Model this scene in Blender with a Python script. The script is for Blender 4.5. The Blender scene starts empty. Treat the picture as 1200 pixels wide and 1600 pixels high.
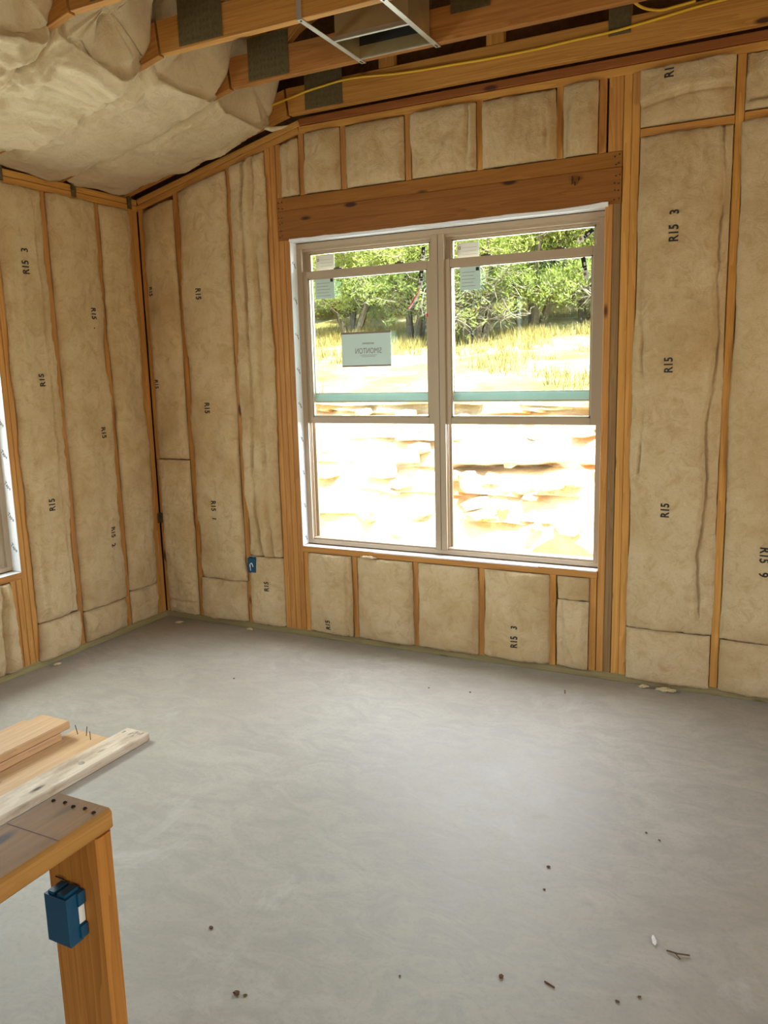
import bpy, bmesh, math, random
from mathutils import Vector, Matrix, noise

# ------------------------------------------------------------------ camera / world / lights / exposure
scn = bpy.context.scene
COL = scn.collection
CAM_LOC = Vector((3.844, -4.181, 1.662))
RIGHT = Vector((0.893190, 0.448942, -0.025742))
DOWN = Vector((0.055458, -0.166784, -0.984433))
FWD = Vector((-0.446247, 0.877858, -0.173867))
cam_d = bpy.data.cameras.new('camera')
cam = bpy.data.objects.new('camera', cam_d)
COL.objects.link(cam)
cam_d.sensor_fit = 'VERTICAL'
cam_d.sensor_height = 36.0
cam_d.lens = 36.0 * 1267.15 / 1600.0
cam_d.clip_start = 0.05
cam_d.clip_end = 300
m = Matrix((RIGHT, -DOWN, -FWD)).transposed().to_4x4()
m.translation = CAM_LOC
cam.matrix_world = m
scn.camera = cam

world = bpy.data.worlds.new('world')
scn.world = world
world.use_nodes = True
wn = world.node_tree
wn.nodes.clear()
sky = wn.nodes.new('ShaderNodeTexSky')
sky.sky_type = 'NISHITA'
sky.sun_disc = False
sky.sun_elevation = math.radians(58)
sky.sun_rotation = math.radians(150)
bg = wn.nodes.new('ShaderNodeBackground')
bg.inputs['Strength'].default_value = 0.38
wo = wn.nodes.new('ShaderNodeOutputWorld')
wn.links.new(sky.outputs[0], bg.inputs[0])
wn.links.new(bg.outputs[0], wo.inputs[0])

sun_d = bpy.data.lights.new('sun', 'SUN')
sun_d.energy = 13.0
sun_d.angle = math.radians(0.6)
sun_d.color = (1.0, 0.93, 0.80)
sun = bpy.data.objects.new('sun', sun_d)
COL.objects.link(sun)
sd = Vector((-0.35, 0.55, -0.95)).normalized()      # light travels towards -x, +y
sun.rotation_euler = sd.to_track_quat('-Z', 'Y').to_euler()


def area(name, loc, direction, sx, sy, power, color):
    d = bpy.data.lights.new(name, 'AREA')
    d.shape = 'RECTANGLE'
    d.size = sx
    d.size_y = sy
    d.energy = power
    d.color = color
    o = bpy.data.objects.new(name, d)
    COL.objects.link(o)
    o.location = loc
    o.rotation_euler = Vector(direction).to_track_quat('-Z', 'Z').to_euler()
    return o


# daylight entering by the openings of the house
area('daylight_front_opening', (3.6, -7.95, 1.35), (0, 1, 0.10), 3.4, 1.9, 24, (1.0, 0.92, 0.78))
area('daylight_right_opening', (6.55, -3.0, 1.4), (-1, 0, -0.25), 2.6, 1.8, 40, (1.0, 0.86, 0.65))
area('daylight_window', (2.055, 0.66, 1.75), (0, -1, -0.70), 1.7, 1.7, 92, (0.88, 0.93, 1.0))
area('daylight_side_window', (-0.46, -1.60, 1.6), (1, 0, -0.4), 0.85, 1.7, 110, (0.95, 0.98, 1.0))

vs = scn.view_settings
vs.view_transform = 'Standard'
vs.look = 'None'
vs.gamma = 1.0
vs.use_curve_mapping = False
vs.exposure = 0.64
scn.display_settings.display_device = 'sRGB'
scn.cycles.max_bounces = 8
scn.cycles.diffuse_bounces = 5
scn.cycles.transparent_max_bounces = 24

rng = random.Random(7)


# ------------------------------------------------------------------ materials
def srgb(r, g, b):
    def f(c):
        c /= 255.0
        return c / 12.92 if c <= 0.04045 else ((c + 0.055) / 1.055) ** 2.4
    return (f(r), f(g), f(b), 1.0)


class NT:
    def __init__(self, name):
        self.mat = bpy.data.materials.new(name)
        self.mat.use_nodes = True
        self.t = self.mat.node_tree
        self.t.nodes.clear()
        self.out = self.n('ShaderNodeOutputMaterial')

    def n(self, typ, **kw):
        nd = self.t.nodes.new(typ)
        for k, v in kw.items():
            setattr(nd, k, v)
        return nd

    def l(self, a, b):
        self.t.links.new(a, b)

    def noise(self, vec, scale, detail=3, rough=0.5, dist=0.0):
        nd = self.n('ShaderNodeTexNoise')
        nd.inputs['Scale'].default_value = scale
        nd.inputs['Detail'].default_value = detail
        nd.inputs['Roughness'].default_value = rough
        nd.inputs['Distortion'].default_value = dist
        if vec is not None:
            self.l(vec, nd.inputs['Vector'])
        return nd.outputs['Fac']

    def ramp(self, fac, stops):
        nd = self.n('ShaderNodeValToRGB')
        el = nd.color_ramp.elements
        while len(el) > 1:
            el.remove(el[0])
        el[0].position, el[0].color = stops[0]
        for p, c in stops[1:]:
            e = el.new(p)
            e.color = c
        self.l(fac, nd.inputs[0])
        return nd.outputs[0]

    def mix(self, fac, a, b, mode='MIX'):
        nd = self.n('ShaderNodeMix', data_type='RGBA', blend_type=mode)
        for sock, v in ((nd.inputs[0], fac), (nd.inputs[6], a), (nd.inputs[7], b)):
            if hasattr(v, 'is_output'):
                self.l(v, sock)
            else:
                sock.default_value = v
        return nd.outputs[2]

    def math(self, op, a, b=None):
        nd = self.n('ShaderNodeMath', operation=op)
        for sock, v in ((nd.inputs[0], a), (nd.inputs[1], b)):
            if v is None:
                continue
            if hasattr(v, 'is_output'):
                self.l(v, sock)
            else:
                sock.default_value = v
        return nd.outputs[0]

    def obj(self, rand=True, scale=(1, 1, 1)):
        tc = self.n('ShaderNodeTexCoord')
        v = tc.outputs['Object']
        if rand:
            oi = self.n('ShaderNodeObjectInfo')
            sc = self.math('MULTIPLY', oi.outputs['Random'], 37.0)
            cm = self.n('ShaderNodeCombineXYZ')
            for i in range(3):
                self.l(sc, cm.inputs[i])
            ad = self.n('ShaderNodeVectorMath', operation='ADD')
            self.l(v, ad.inputs[0])
            self.l(cm.outputs[0], ad.inputs[1])
            v = ad.outputs[0]
        mp = self.n('ShaderNodeMapping')
        mp.inputs['Scale'].default_value = scale
        self.l(v, mp.inputs['Vector'])
        return mp.outputs[0]

    def bump(self, h, strength, dist=0.01):
        b = self.n('ShaderNodeBump')
        b.inputs['Strength'].default_value = strength
        b.inputs['Distance'].default_value = dist
        self.l(h, b.inputs['Height'])
        return b.outputs[0]

    def bsdf(self, color, rough=0.6, metal=0.0, normal=None, spec=0.5, **kw):
        p = self.n('ShaderNodeBsdfPrincipled')
        for key, v in (('Base Color', color), ('Roughness', rough), ('Metallic', metal), ('Specular IOR Level', spec)):
            if hasattr(v, 'is_output'):
                self.l(v, p.inputs[key])
            else:
                p.inputs[key].default_value = v
        for key, v in kw.items():
            p.inputs[key].default_value = v
        if normal is not None:
            self.l(normal, p.inputs['Normal'])
        self.l(p.outputs[0], self.out.inputs[0])
        return p


def wood(name, light, dark, knot, vary=0.25, knots=True, rough=0.62, grain=0.55, dirt=None):
    """Lumber: grain runs along the local Z axis of every board."""
    t = NT(name)
    v = t.obj(True, (14, 14, 0.7))
    g1 = t.noise(v, 3.0, 4, 0.6, 0.6)
    v2 = t.obj(True, (9, 9, 0.35))
    warp = t.noise(v2, 1.4, 2, 0.5, 1.2)
    w = t.math('FRACT', t.math('MULTIPLY', warp, 9.0))
    fine = t.noise(t.obj(True, (90, 90, 1.5)), 3.0, 2, 0.6)
    f = t.math('ADD', t.math('MULTIPLY', g1, 0.55), t.math('MULTIPLY', w, 0.25))
    f = t.math('ADD', f, t.math('MULTIPLY', fine, 0.25))
    col = t.ramp(f, [(0.22, dark), (0.75, light)])
    oi = t.n('ShaderNodeObjectInfo')
    hs = t.n('ShaderNodeHueSaturation')
    val = t.math('ADD', t.math('MULTIPLY', oi.outputs['Random'], vary), 1.0 - vary * 0.55)
    t.l(val, hs.inputs['Value'])
    hue = t.math('ADD', t.math('MULTIPLY', oi.outputs['Random'], 0.010), 0.495)
    t.l(hue, hs.inputs['Hue'])
    t.l(col, hs.inputs['Color'])
    c = hs.outputs[0]
    if dirt is not None:
        dn = t.noise(t.obj(True, (7, 7, 2.2)), 1.6, 5, 0.65)
        c = t.mix(t.ramp(dn, [(0.45, (0, 0, 0, 1)), (0.66, (1, 1, 1, 1))]), c, dirt)
    if knots:
        vo = t.n('ShaderNodeTexVoronoi')
        vo.inputs['Scale'].default_value = 1.0
        t.l(t.obj(True, (8.0, 8.0, 2.6)), vo.inputs['Vector'])
        k = t.ramp(vo.outputs['Distance'], [(0.07, (1, 1, 1, 1)), (0.13, (0, 0, 0, 1))])
        c = t.mix(k, c, knot)
    t.bsdf(c, rough, normal=t.bump(f, 0.25, 0.002), spec=0.35)
    return t.mat


M = {}
M['pine'] = wood('pine_lumber', srgb(204, 148, 76), srgb(164, 108, 46), srgb(86, 46, 18))
M['header'] = wood('header_lumber', srgb(158, 104, 38), srgb(124, 74, 18), srgb(60, 28, 8))
M['truss'] = wood('truss_lumber', srgb(186, 130, 62), srgb(142, 90, 34), srgb(76, 40, 16))
M['plate_red'] = wood('red_brown_lumber', srgb(150, 88, 36), srgb(116, 62, 20), srgb(70, 34, 14))
M['treated'] = wood('treated_lumber', srgb(158, 142, 96), srgb(124, 110, 70), srgb(86, 74, 44))
M['weathered'] = wood('weathered_lumber', srgb(150, 116, 74), srgb(108, 78, 46), srgb(70, 48, 30), knots=False)
M['plank'] = wood('pink_plank_lumber', srgb(208, 168, 124), srgb(184, 142, 98), srgb(130, 86, 52), vary=0.12)
M['old_white'] = wood('old_painted_board', srgb(226, 210, 184), srgb(196, 174, 142), srgb(70, 54, 42), vary=0.1, dirt=srgb(168, 144, 116))
M['cap'] = wood('cap_lumber', srgb(188, 138, 72), srgb(160, 110, 46), srgb(90, 60, 30), vary=0.1, dirt=srgb(152, 106, 44))
M['post'] = wood('post_lumber', srgb(192, 130, 54), srgb(150, 90, 24), srgb(84, 44, 14), vary=0.08)


def plain(name, col, rough=0.6, metal=0.0, bump=0.0, bscale=40, var=0.0, spec=0.5):
    t = NT(name)
    v = t.obj(False)
    n = t.noise(v, bscale, 4, 0.6)
    c = col
    if var:
        d = tuple(x * (1 - var) for x in col[:3]) + (1,)
        c = t.ramp(n, [(0.3, d), (0.7, col)])
    t.bsdf(c, rough, metal, t.bump(n, bump, 0.004) if bump else None, spec)
    return t.mat


def batt_mat(name, bump, torn=0.0):
    t = NT(name)
    v = t.obj(True)
    big = t.noise(v, 2.6, 4, 0.6, 0.3)
    mid = t.noise(v, 13, 6, 0.72, 0.8)
    fib = t.noise(t.obj(True, (1, 1, 2.2)), 110, 4, 0.75, 1.5)
    c = t.ramp(big, [(0.30, srgb(196, 166, 118)), (0.52, srgb(214, 189, 145)), (0.75, srgb(224, 202, 162))])
    c = t.mix(t.ramp(mid, [(0.30, (0.7, 0.7, 0.7, 1)), (0.52, (0, 0, 0, 1))]), c, srgb(182, 148, 98))
    c = t.mix(t.ramp(mid, [(0.60, (0, 0, 0, 1)), (0.78, (0.6, 0.6, 0.6, 1))]), c, srgb(232, 212, 172))
    c = t.mix(t.ramp(fib, [(0.36, (0.35, 0.35, 0.35, 1)), (0.62, (0, 0, 0, 1))]), c, srgb(176, 144, 98))
    if torn:
        sm = t.noise(v, 6.5, 5, 0.7, 1.2)
        c = t.mix(t.ramp(sm, [(0.63, (0, 0, 0, 1)), (0.76, (torn, torn, torn, 1))]), c, srgb(168, 138, 92))
        c = t.mix(0.35, c, srgb(240, 222, 186))
    h = t.math('ADD', t.math('MULTIPLY', mid, 1.0), t.math('MULTIPLY', fib, 0.30))
    t.bsdf(c, 0.95, normal=t.bump(h, bump, 0.016), spec=0.1, **{'Sheen Weight': 0.12, 'Sheen Roughness': 0.6})
    return t.mat


M['batt'] = batt_mat('fiberglass_batt', 0.75)
M['batt_torn'] = batt_mat('torn_fiberglass_batt', 1.0, 0.7)


def concrete_mat():
    t = NT('concrete_slab')
    v = t.obj(False)
    a = t.noise(v, 0.8, 5, 0.6, 0.5)
    b = t.noise(t.obj(False, (1, 1.6, 1)), 5.0, 6, 0.68, 1.4)
    s = t.noise(v, 60, 4, 0.7)
    c = t.ramp(a, [(0.30, srgb(164, 154, 138)), (0.68, srgb(182, 174, 159))])
    c = t.mix(t.ramp(b, [(0.38, (0.55, 0.55, 0.55, 1)), (0.60, (0, 0, 0, 1))]), c, srgb(152, 145, 133))
    c = t.mix(t.ramp(s, [(0.30, (0.35, 0.35, 0.35, 1)), (0.5, (0, 0, 0, 1))]), c, srgb(146, 138, 124))
    st = t.noise(t.obj(False, (1.3, 1, 1)), 1.7, 7, 0.72, 0.8)
    c = t.mix(t.ramp(st, [(0.60, (0, 0, 0, 1)), (0.74, (0.5, 0.5, 0.5, 1))]), c, srgb(196, 191, 182))
    r = t.ramp(b, [(0.3, (0.50, 0.50, 0.50, 1)), (0.7, (0.64, 0.64, 0.64, 1))])
    h = t.math('ADD', t.math('MULTIPLY', b, 0.7), t.math('MULTIPLY', s, 0.12))
    t.bsdf(c, r, normal=t.bump(h, 0.16, 0.01), spec=0.4)
    return t.mat


M['concrete'] = concrete_mat()
M['osb'] = plain('osb_sheathing', srgb(122, 84, 48), 0.85, bump=0.3, bscale=30, var=0.45)
M['vinyl'] = plain('white_vinyl', srgb(174, 154, 128), 0.38, bump=0.02, bscale=8)
M['tape'] = plain('white_flashing_tape', srgb(232, 233, 234), 0.35, bump=0.35, bscale=18)
M['ink'] = plain('black_ink', srgb(52, 46, 42), 0.85, bscale=160, var=0.4)
M['ink_soft'] = plain('brown_ink', srgb(132, 112, 104), 0.7)
M['blue_plastic'] = plain('blue_plastic', srgb(9, 74, 104), 0.42, bump=0.08, bscale=60, var=0.12)
M['steel'] = plain('galvanised_steel', srgb(206, 200, 184), 0.38, 0.6, bump=0.05, bscale=10, var=0.2)
M['gusset'] = plain('galvanised_truss_plate', srgb(112, 100, 66), 0.5, 0.35, bump=0.1, bscale=60, var=0.35)
M['duct'] = plain('duct_sheet_metal', srgb(206, 186, 140), 0.30, 0.75, bump=0.06, bscale=9, var=0.15)
M['duct_dark'] = plain('dark_duct_inside', srgb(34, 30, 26), 0.6)
M['bark_dark'] = plain('dark_trunk_bark', srgb(112, 98, 82), 0.9, bump=0.6, bscale=30, var=0.4)
M['cable'] = plain('yellow_cable', srgb(214, 168, 36), 0.5)
M['paper'] = plain('sticker_paper', srgb(226, 226, 216), 0.6)
M['paper_teal'] = plain('sticker_film', srgb(196, 220, 212), 0.45)
M['black'] = plain('black_print', srgb(26, 26, 26), 0.5)
M['red'] = plain('red_ribbon', srgb(206, 40, 34), 0.5)
M['white'] = plain('white_ribbon', srgb(236, 232, 226), 0.5)
M['nail'] = plain('steel_nail', srgb(70, 66, 62), 0.4, 0.8)
M['knot_dark'] = plain('dark_knot', srgb(64, 34, 14), 0.8, bump=0.3, bscale=60, var=0.5)
M['debris'] = plain('brown_debris', srgb(112, 80, 50), 0.9, bump=0.3, bscale=90, var=0.5)
M['fluff'] = plain('insulation_fluff', srgb(216, 194, 154), 0.95, bump=0.6, bscale=70, var=0.2, spec=0.1)
M['stucco'] = plain('plain_wall_board', srgb(206, 176, 132), 0.9, bump=0.1, bscale=20, var=0.15)
M['rail_tint'] = plain('teal_rail_tint', srgb(192, 210, 202), 0.6)
M['bark'] = plain('grey_bark', srgb(176, 162, 146), 0.9, bump=0.6, bscale=30, var=0.4)
M['stone'] = plain('limestone', srgb(226, 204, 168), 0.95, bump=0.4, bscale=7, var=0.35)


def glass_mat():
    t = NT('tinted_window_glass')
    tr = t.n('ShaderNodeBsdfTransparent')
    tr.inputs[0].default_value = (0.918, 0.968, 0.952, 1)
    gl = t.n('ShaderNodeBsdfGlossy')
    gl.inputs['Roughness'].default_value = 0.02
    gl.inputs[0].default_value = (0.9, 0.95, 0.95, 1)
    fr = t.n('ShaderNodeFresnel')
    fr.inputs[0].default_value = 1.45
    mx = t.n('ShaderNodeMixShader')
    t.l(t.math('MULTIPLY', fr.outputs[0], 0.6), mx.inputs[0])
    t.l(tr.outputs[0], mx.inputs[1])
    t.l(gl.outputs[0], mx.inputs[2])
    t.l(mx.outputs[0], t.out.inputs[0])
    return t.mat


M['glass'] = glass_mat()


def leaf_mat(name, a, b):
    t = NT(name)
    n = t.noise(t.obj(True), 1.8, 4, 0.7)
    c = t.ramp(n, [(0.3, a), (0.7, b)])
    p = t.n('ShaderNodeBsdfPrincipled')
    p.inputs['Roughness'].default_value = 0.7
    t.l(c, p.inputs['Base Color'])
    tl = t.n('ShaderNodeBsdfTranslucent')
    t.l(c, tl.inputs[0])
    mx = t.n('ShaderNodeMixShader')
    mx.inputs[0].default_value = 0.35
    t.l(p.outputs[0], mx.inputs[1])
    t.l(tl.outputs[0], mx.inputs[2])
    t.l(mx.outputs[0], t.out.inputs[0])
    return t.mat


M['leaf'] = leaf_mat('juniper_foliage', srgb(140, 154, 78), srgb(196, 206, 112))
M['leaf2'] = leaf_mat('yellow_green_foliage', srgb(160, 170, 70), srgb(214, 212, 110))
M['grass'] = leaf_mat('dry_grass', srgb(160, 142, 80), srgb(204, 182, 118))


def ground_mat():
    t = NT('hillside_ground')
    v = t.obj(False)
    a = t.noise(v, 0.5, 6, 0.65, 0.4)
    b = t.noise(v, 2.4, 6, 0.7, 0.6)
    c = t.ramp(a, [(0.34, srgb(150, 136, 80)), (0.50, srgb(184, 166, 116)), (0.64, srgb(222, 208, 176))])
    c = t.mix(t.ramp(b, [(0.52, (0, 0, 0, 1)), (0.66, (0.8, 0.8, 0.8, 1))]), c, srgb(150, 112, 66))
    t.bsdf(c, 0.95, normal=t.bump(b, 0.5, 0.08), spec=0.1)
    return t.mat


def rock_mat():
    t = NT('limestone_bank')
    v = t.obj(False, (1, 1, 2.6))
    a = t.noise(v, 0.9, 7, 0.68, 0.7)
    b = t.noise(v, 3.2, 6, 0.7, 0.9)
    c = t.ramp(a, [(0.27, srgb(206, 150, 92)), (0.38, srgb(228, 196, 150)), (0.50, srgb(240, 226, 200))])
    c = t.mix(t.ramp(b, [(0.60, (0, 0, 0, 1)), (0.74, (0.8, 0.8, 0.8, 1))]), c, srgb(196, 132, 70))
    t.bsdf(c, 0.95, normal=t.bump(b, 0.6, 0.06), spec=0.1)
    return t.mat


M['ground'] = ground_mat()
M['rock'] = rock_mat()


# ------------------------------------------------------------------ object helpers
def root_matrix(o):
    return o.matrix_basis.copy()


def attach(o, parent):
    """Parent o keeping its own coordinates as world coordinates."""
    if parent is None:
        return
    o.parent = parent
    mt = Matrix.Identity(4)
    p = parent
    while p is not None:
        mt = p.matrix_basis @ mt if p.parent is None else p.matrix_parent_inverse @ p.matrix_basis @ mt
        p = p.parent
    o.matrix_parent_inverse = mt.inverted()


def tag(o, label=None, cat=None, group=None, kind=None):
    if label:
        o['label'] = label
    if cat:
        o['category'] = cat
    if group:
        o['group'] = group
    if kind:
        o['kind'] = kind
    return o


def empty(name, loc):
    o = bpy.data.objects.new(name, None)
    o.empty_display_size = 0.05
    COL.objects.link(o)
    o.location = loc
    return o


class MB:
    """Collects geometry in world coordinates and links it as ONE mesh object."""
    def __init__(self):
        self.v, self.f = [], []

    def box(self, x0, x1, y0, y1, z0, z1, c=0.0):
        if c <= 0:
            b = len(self.v)
            self.v += [(x, y, z) for z in (z0, z1) for y in (y0, y1) for x in (x0, x1)]
            self.f += [tuple(b + i for i in q) for q in ((0, 2, 3, 1), (4, 5, 7, 6), (0, 1, 5, 4), (2, 6, 7, 3), (0, 4, 6, 2), (1, 3, 7, 5))]
            return self
        L = [x1 - x0, y1 - y0, z1 - z0]
        ax = L.index(max(L))
        lo, hi = [x0, y0, z0], [x1, y1, z1]
        i, j = [k for k in range(3) if k != ax]
        prof = [(lo[i] + c, lo[j]), (hi[i] - c, lo[j]), (hi[i], lo[j] + c), (hi[i], hi[j] - c), (hi[i] - c, hi[j]), (lo[i] + c, hi[j]), (lo[i], hi[j] - c), (lo[i], lo[j] + c)]
        b = len(self.v)
        for e in (lo[ax], hi[ax]):
            for p, q in prof:
                w = [0, 0, 0]
                w[ax], w[i], w[j] = e, p, q
                self.v.append(tuple(w))
        for k in range(8):
            self.f.append((b + k, b + (k + 1) % 8, b + 8 + (k + 1) % 8, b + 8 + k))
        self.f.append(tuple(b + k for k in reversed(range(8))))
        self.f.append(tuple(b + 8 + k for k in range(8)))
        return self

    def tube(self, pts, radii, n=6):
        pts = [Vector(p) for p in pts]
        b = len(self.v)
        for i, p in enumerate(pts):
            d = (pts[min(i + 1, len(pts) - 1)] - pts[max(i - 1, 0)]).normalized()
            a = d.orthogonal().normalized() if abs(d.z) > 0.9 else d.cross(Vector((0, 0, 1))).normalized()
            c = d.cross(a)
            r = radii[i] if isinstance(radii, (list, tuple)) else radii
            for k in range(n):
                t = 2 * math.pi * k / n
                self.v.append(tuple(p + (a * math.cos(t) + c * math.sin(t)) * r))
        for i in range(len(pts) - 1):
            for k in range(n):
                self.f.append((b + i * n + k, b + i * n + (k + 1) % n, b + (i + 1) * n + (k + 1) % n, b + (i + 1) * n + k))
        self.f.append(tuple(b + k for k in reversed(range(n))))
        self.f.append(tuple(b + (len(pts) - 1) * n + k for k in range(n)))
        return self

    def build(self, name, mat, parent=None, origin=None, smooth=False):
        me = bpy.data.meshes.new(name)
        o = bpy.data.objects.new(name, me)
        if origin is None and self.v:
            n = len(self.v)
            origin = tuple(sum(q[i] for q in self.v) / n for i in range(3))
        ox, oy, oz = origin
        me.from_pydata([(x - ox, y - oy, z - oz) for x, y, z in self.v], [], self.f)
        me.materials.append(M[mat])
        bm = bmesh.new()
        bm.from_mesh(me)
        bmesh.ops.recalc_face_normals(bm, faces=bm.faces)
        bm.to_mesh(me)
        bm.free()
        if smooth:
            me.shade_smooth()
        COL.objects.link(o)
        o.location = origin
        attach(o, parent)
        return o


def board(name, p0, p1, side, width, thick, mat, parent=None, ch=0.004, ends=None):
    """Lumber from p0 to p1 (axis of the piece), width measured along side; local Z = length."""
    p0, p1 = Vector(p0), Vector(p1)
    zc = (p1 - p0).normalized()
    sd_ = Vector(side)
    xc = (sd_ - zc * sd_.dot(zc)).normalized()
    yc = zc.cross(xc)
    L = (p1 - p0).length
    w, t = width / 2, thick / 2
    prof = [(-w + ch, -t), (w - ch, -t), (w, -t + ch), (w, t - ch), (w - ch, t), (-w + ch, t), (-w, t - ch), (-w, -t + ch)]
    v = [(a, b, -L / 2) for a, b in prof] + [(a, b, L / 2) for a, b in prof]
    if ends:
        # mitre: z shift proportional to local x at either end
        v = [(a, b, c + (ends[0] * a if c < 0 else ends[1] * a)) for a, b, c in v]
    f = [(k, (k + 1) % 8, 8 + (k + 1) % 8, 8 + k) for k in range(8)]
    f += [tuple(reversed(range(8))), tuple(range(8, 16))]
    me = bpy.data.meshes.new(name)
    me.from_pydata(v, [], f)
    me.materials.append(M[mat])
    o = bpy.data.objects.new(name, me)
    COL.objects.link(o)
    mt = Matrix((xc, yc, zc)).transposed().to_4x4()
    mt.translation = (p0 + p1) / 2
    o.matrix_basis = mt
    attach(o, parent)
    return o


_txt = {}


def text_geo(s, bold=0.0, maxlen=0.12):
    """2-D outline of a string as (verts, faces), height of a capital = about 0.7, centred."""
    key = (s, bold)
    if key in _txt:
        return _txt[key]
    cu = bpy.data.curves.new('lettering', 'FONT')
    cu.body = s
    cu.offset = bold
    cu.resolution_u = 3
    ob = bpy.data.objects.new('lettering', cu)
    COL.objects.link(ob)
    dg = bpy.context.evaluated_depsgraph_get()
    me = bpy.data.meshes.new_from_object(ob.evaluated_get(dg))
    bm = bmesh.new()
    bm.from_mesh(me)
    bmesh.ops.triangulate(bm, faces=bm.faces)
    for _ in range(3):
        es = [e for e in bm.edges if e.calc_length() > maxlen * 2]
        if not es:
            break
        bmesh.ops.subdivide_edges(bm, edges=es, cuts=1)
        bmesh.ops.triangulate(bm, faces=bm.faces)
    bm.verts.ensure_lookup_table()
    v = [(p.co.x, p.co.y) for p in bm.verts]
    f = [tuple(q.index for q in p.verts) for p in bm.faces]
    bm.free()
    bpy.data.objects.remove(ob)
    bpy.data.curves.remove(cu)
    bpy.data.meshes.remove(me)
    cx = (min(p[0] for p in v) + max(p[0] for p in v)) / 2
    cy = (min(p[1] for p in v) + max(p[1] for p in v)) / 2
    v = [(p[0] - cx, p[1] - cy) for p in v]
    _txt[key] = (v, f)
    return _txt[key]


def lettering(s, size, place, mat, parent, name='printed_marking', bold=0.0, sx=1.0):
    """place(a, b) turns text coordinates (metres) into a world point."""
    v, f = text_geo(s, bold)
    mb = MB()
    mb.v = [tuple(place(a * size * sx, b * size)) for a, b in v]
    mb.f = list(f)
    return mb.build(name, mat, parent)


# ------------------------------------------------------------------ room shell
SW = 0.038          # lumber thickness
SD = 0.089          # stud depth
RX, RY = 6.6, -8.0  # room size

fl = MB().box(-0.14, RX + 0.14, RY - 0.14, 0.14, -0.12, 0.0).build('floor', 'concrete', origin=(0, 0, 0))
tag(fl, 'bare grey concrete slab floor with trowel marks', kind='structure')

KX = 1.235          # where the sloping ceiling turns flat


def top_low(x):     # underside of the top plates of the back wall
    return 2.695 + 0.236 * x if x < KX else 2.987


def chord_low(x):   # underside of the truss bottom chords
    return 2.772 + 0.2335 * x if x < KX else 3.0605


def deck(x):        # underside of the roof deck
    return 3.02 + 0.42 * (x + 0.14) if x < 4.4 else 3.02 + 0.42 * 4.54 - 0.42 * (x - 4.4)


# sheathing of the back wall with its window hole, up to the roof
WX0, WX1, WZ0, WZ1 = 1.148, 2.963, 0.590, 2.405
mb = MB()
mb.box(-0.14, WX0, 0.092, 0.12, -0.1, 2.9)
mb.box(WX1, RX + 0.14, 0.092, 0.12, -0.1, 2.9)
mb.box(WX0, WX1, 0.092, 0.12, -0.1, WZ0)
mb.box(WX0, WX1, 0.092, 0.12, WZ1, 2.9)
n = 24
for i in range(n):
    x0 = -0.14 + (RX + 0.28) * i / n
    x1 = -0.14 + (RX + 0.28) * (i + 1) / n
    b = len(mb.v)
    for y in (0.092, 0.12):
        mb.v += [(x0, y, 2.9), (x1, y, 2.9), (x1, y, deck(x1) + 0.01), (x0, y, deck(x0) + 0.01)]
    mb.f += [(b, b + 1, b + 2, b + 3), (b + 4, b + 7, b + 6, b + 5), (b + 3, b + 2, b + 6, b + 7)]
wall_back = tag(mb.build('wall_back', 'osb', origin=(0, 0, 0)), 'insulated stud wall with the big double window', kind='structure')

LY0, LY1 = -1.148, -2.06      # side window opening
mb = MB()
mb.box(-0.12, -0.092, LY0, 0.12, -0.1, 3.03)
mb.box(-0.12, -0.092, RY - 0.14, LY1, -0.1, 3.03)
mb.box(-0.12, -0.092, LY1, LY0, -0.1, WZ0)
mb.box(-0.12, -0.092, LY1, LY0, WZ1, 3.03)
wall_left = tag(mb.build('wall_left', 'osb', origin=(0, 0, 0)), 'insulated stud wall on the left with a window at its edge', kind='structure')

mb = MB()           # wall on the right, out of view, with an opening
mb.box(RX, RX + 0.12, -1.7, 0.09, 0, deck(RX))
mb.box(RX, RX + 0.12, RY, -4.3, 0, deck(RX))
mb.box(RX, RX + 0.12, -4.3, -1.7, 0, 0.5)
mb.box(RX, RX + 0.12, -4.3, -1.7, 2.3, deck(RX))
tag(mb.build('wall_right', 'stucco', origin=(0, 0, 0)), 'wall on the right side of the room', kind='structure')
mb = MB()           # wall behind the camera, out of view, with an opening
mb.box(0, 1.9, RY - 0.12, RY, 0, 3.1)
mb.box(5.3, RX, RY - 0.12, RY, 0, 3.1)
mb.box(1.9, 5.3, RY - 0.12, RY, 0, 0.4)
mb.box(1.9, 5.3, RY - 0.12, RY, 2.3, 3.1)
b = len(mb.v)
mb.v += [(0, RY - 0.06, 3.1), (RX, RY - 0.06, 3.1), (RX, RY - 0.06, deck(RX)), (4.4, RY - 0.06, deck(4.4)), (0, RY - 0.06, deck(0))]
mb.f += [(b, b + 1, b + 2, b + 3, b + 4)]
tag(mb.build('wall_front', 'stucco', origin=(0, 0, 0)), 'wall behind the viewer', kind='structure')

mb = MB()           # roof deck; its unseen front and right overhangs are added to block sun
for (xa, xb) in ((-0.6, 4.4), (4.4, 8.6)):
    b = len(mb.v)
    for y in (RY - 2.6, 0.45):
        mb.v += [(xa, y, deck(xa)), (xb, y, deck(xb)), (xb, y, deck(xb) + 0.05), (xa, y, deck(xa) + 0.05)]
    mb.f += [(b, b + 1, b + 5, b + 4), (b + 3, b + 7, b + 6, b + 2), (b, b + 3, b + 2, b + 1), (b + 4, b + 5, b + 6, b + 7), (b, b + 4, b + 7, b + 3)]
tag(mb.build('ceiling', 'osb', origin=(0, 0, 0)), 'dark underside of the roof deck above the trusses', kind='structure')

# ------------------------------------------------------------------ framing of the back wall
YM = SD / 2


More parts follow.
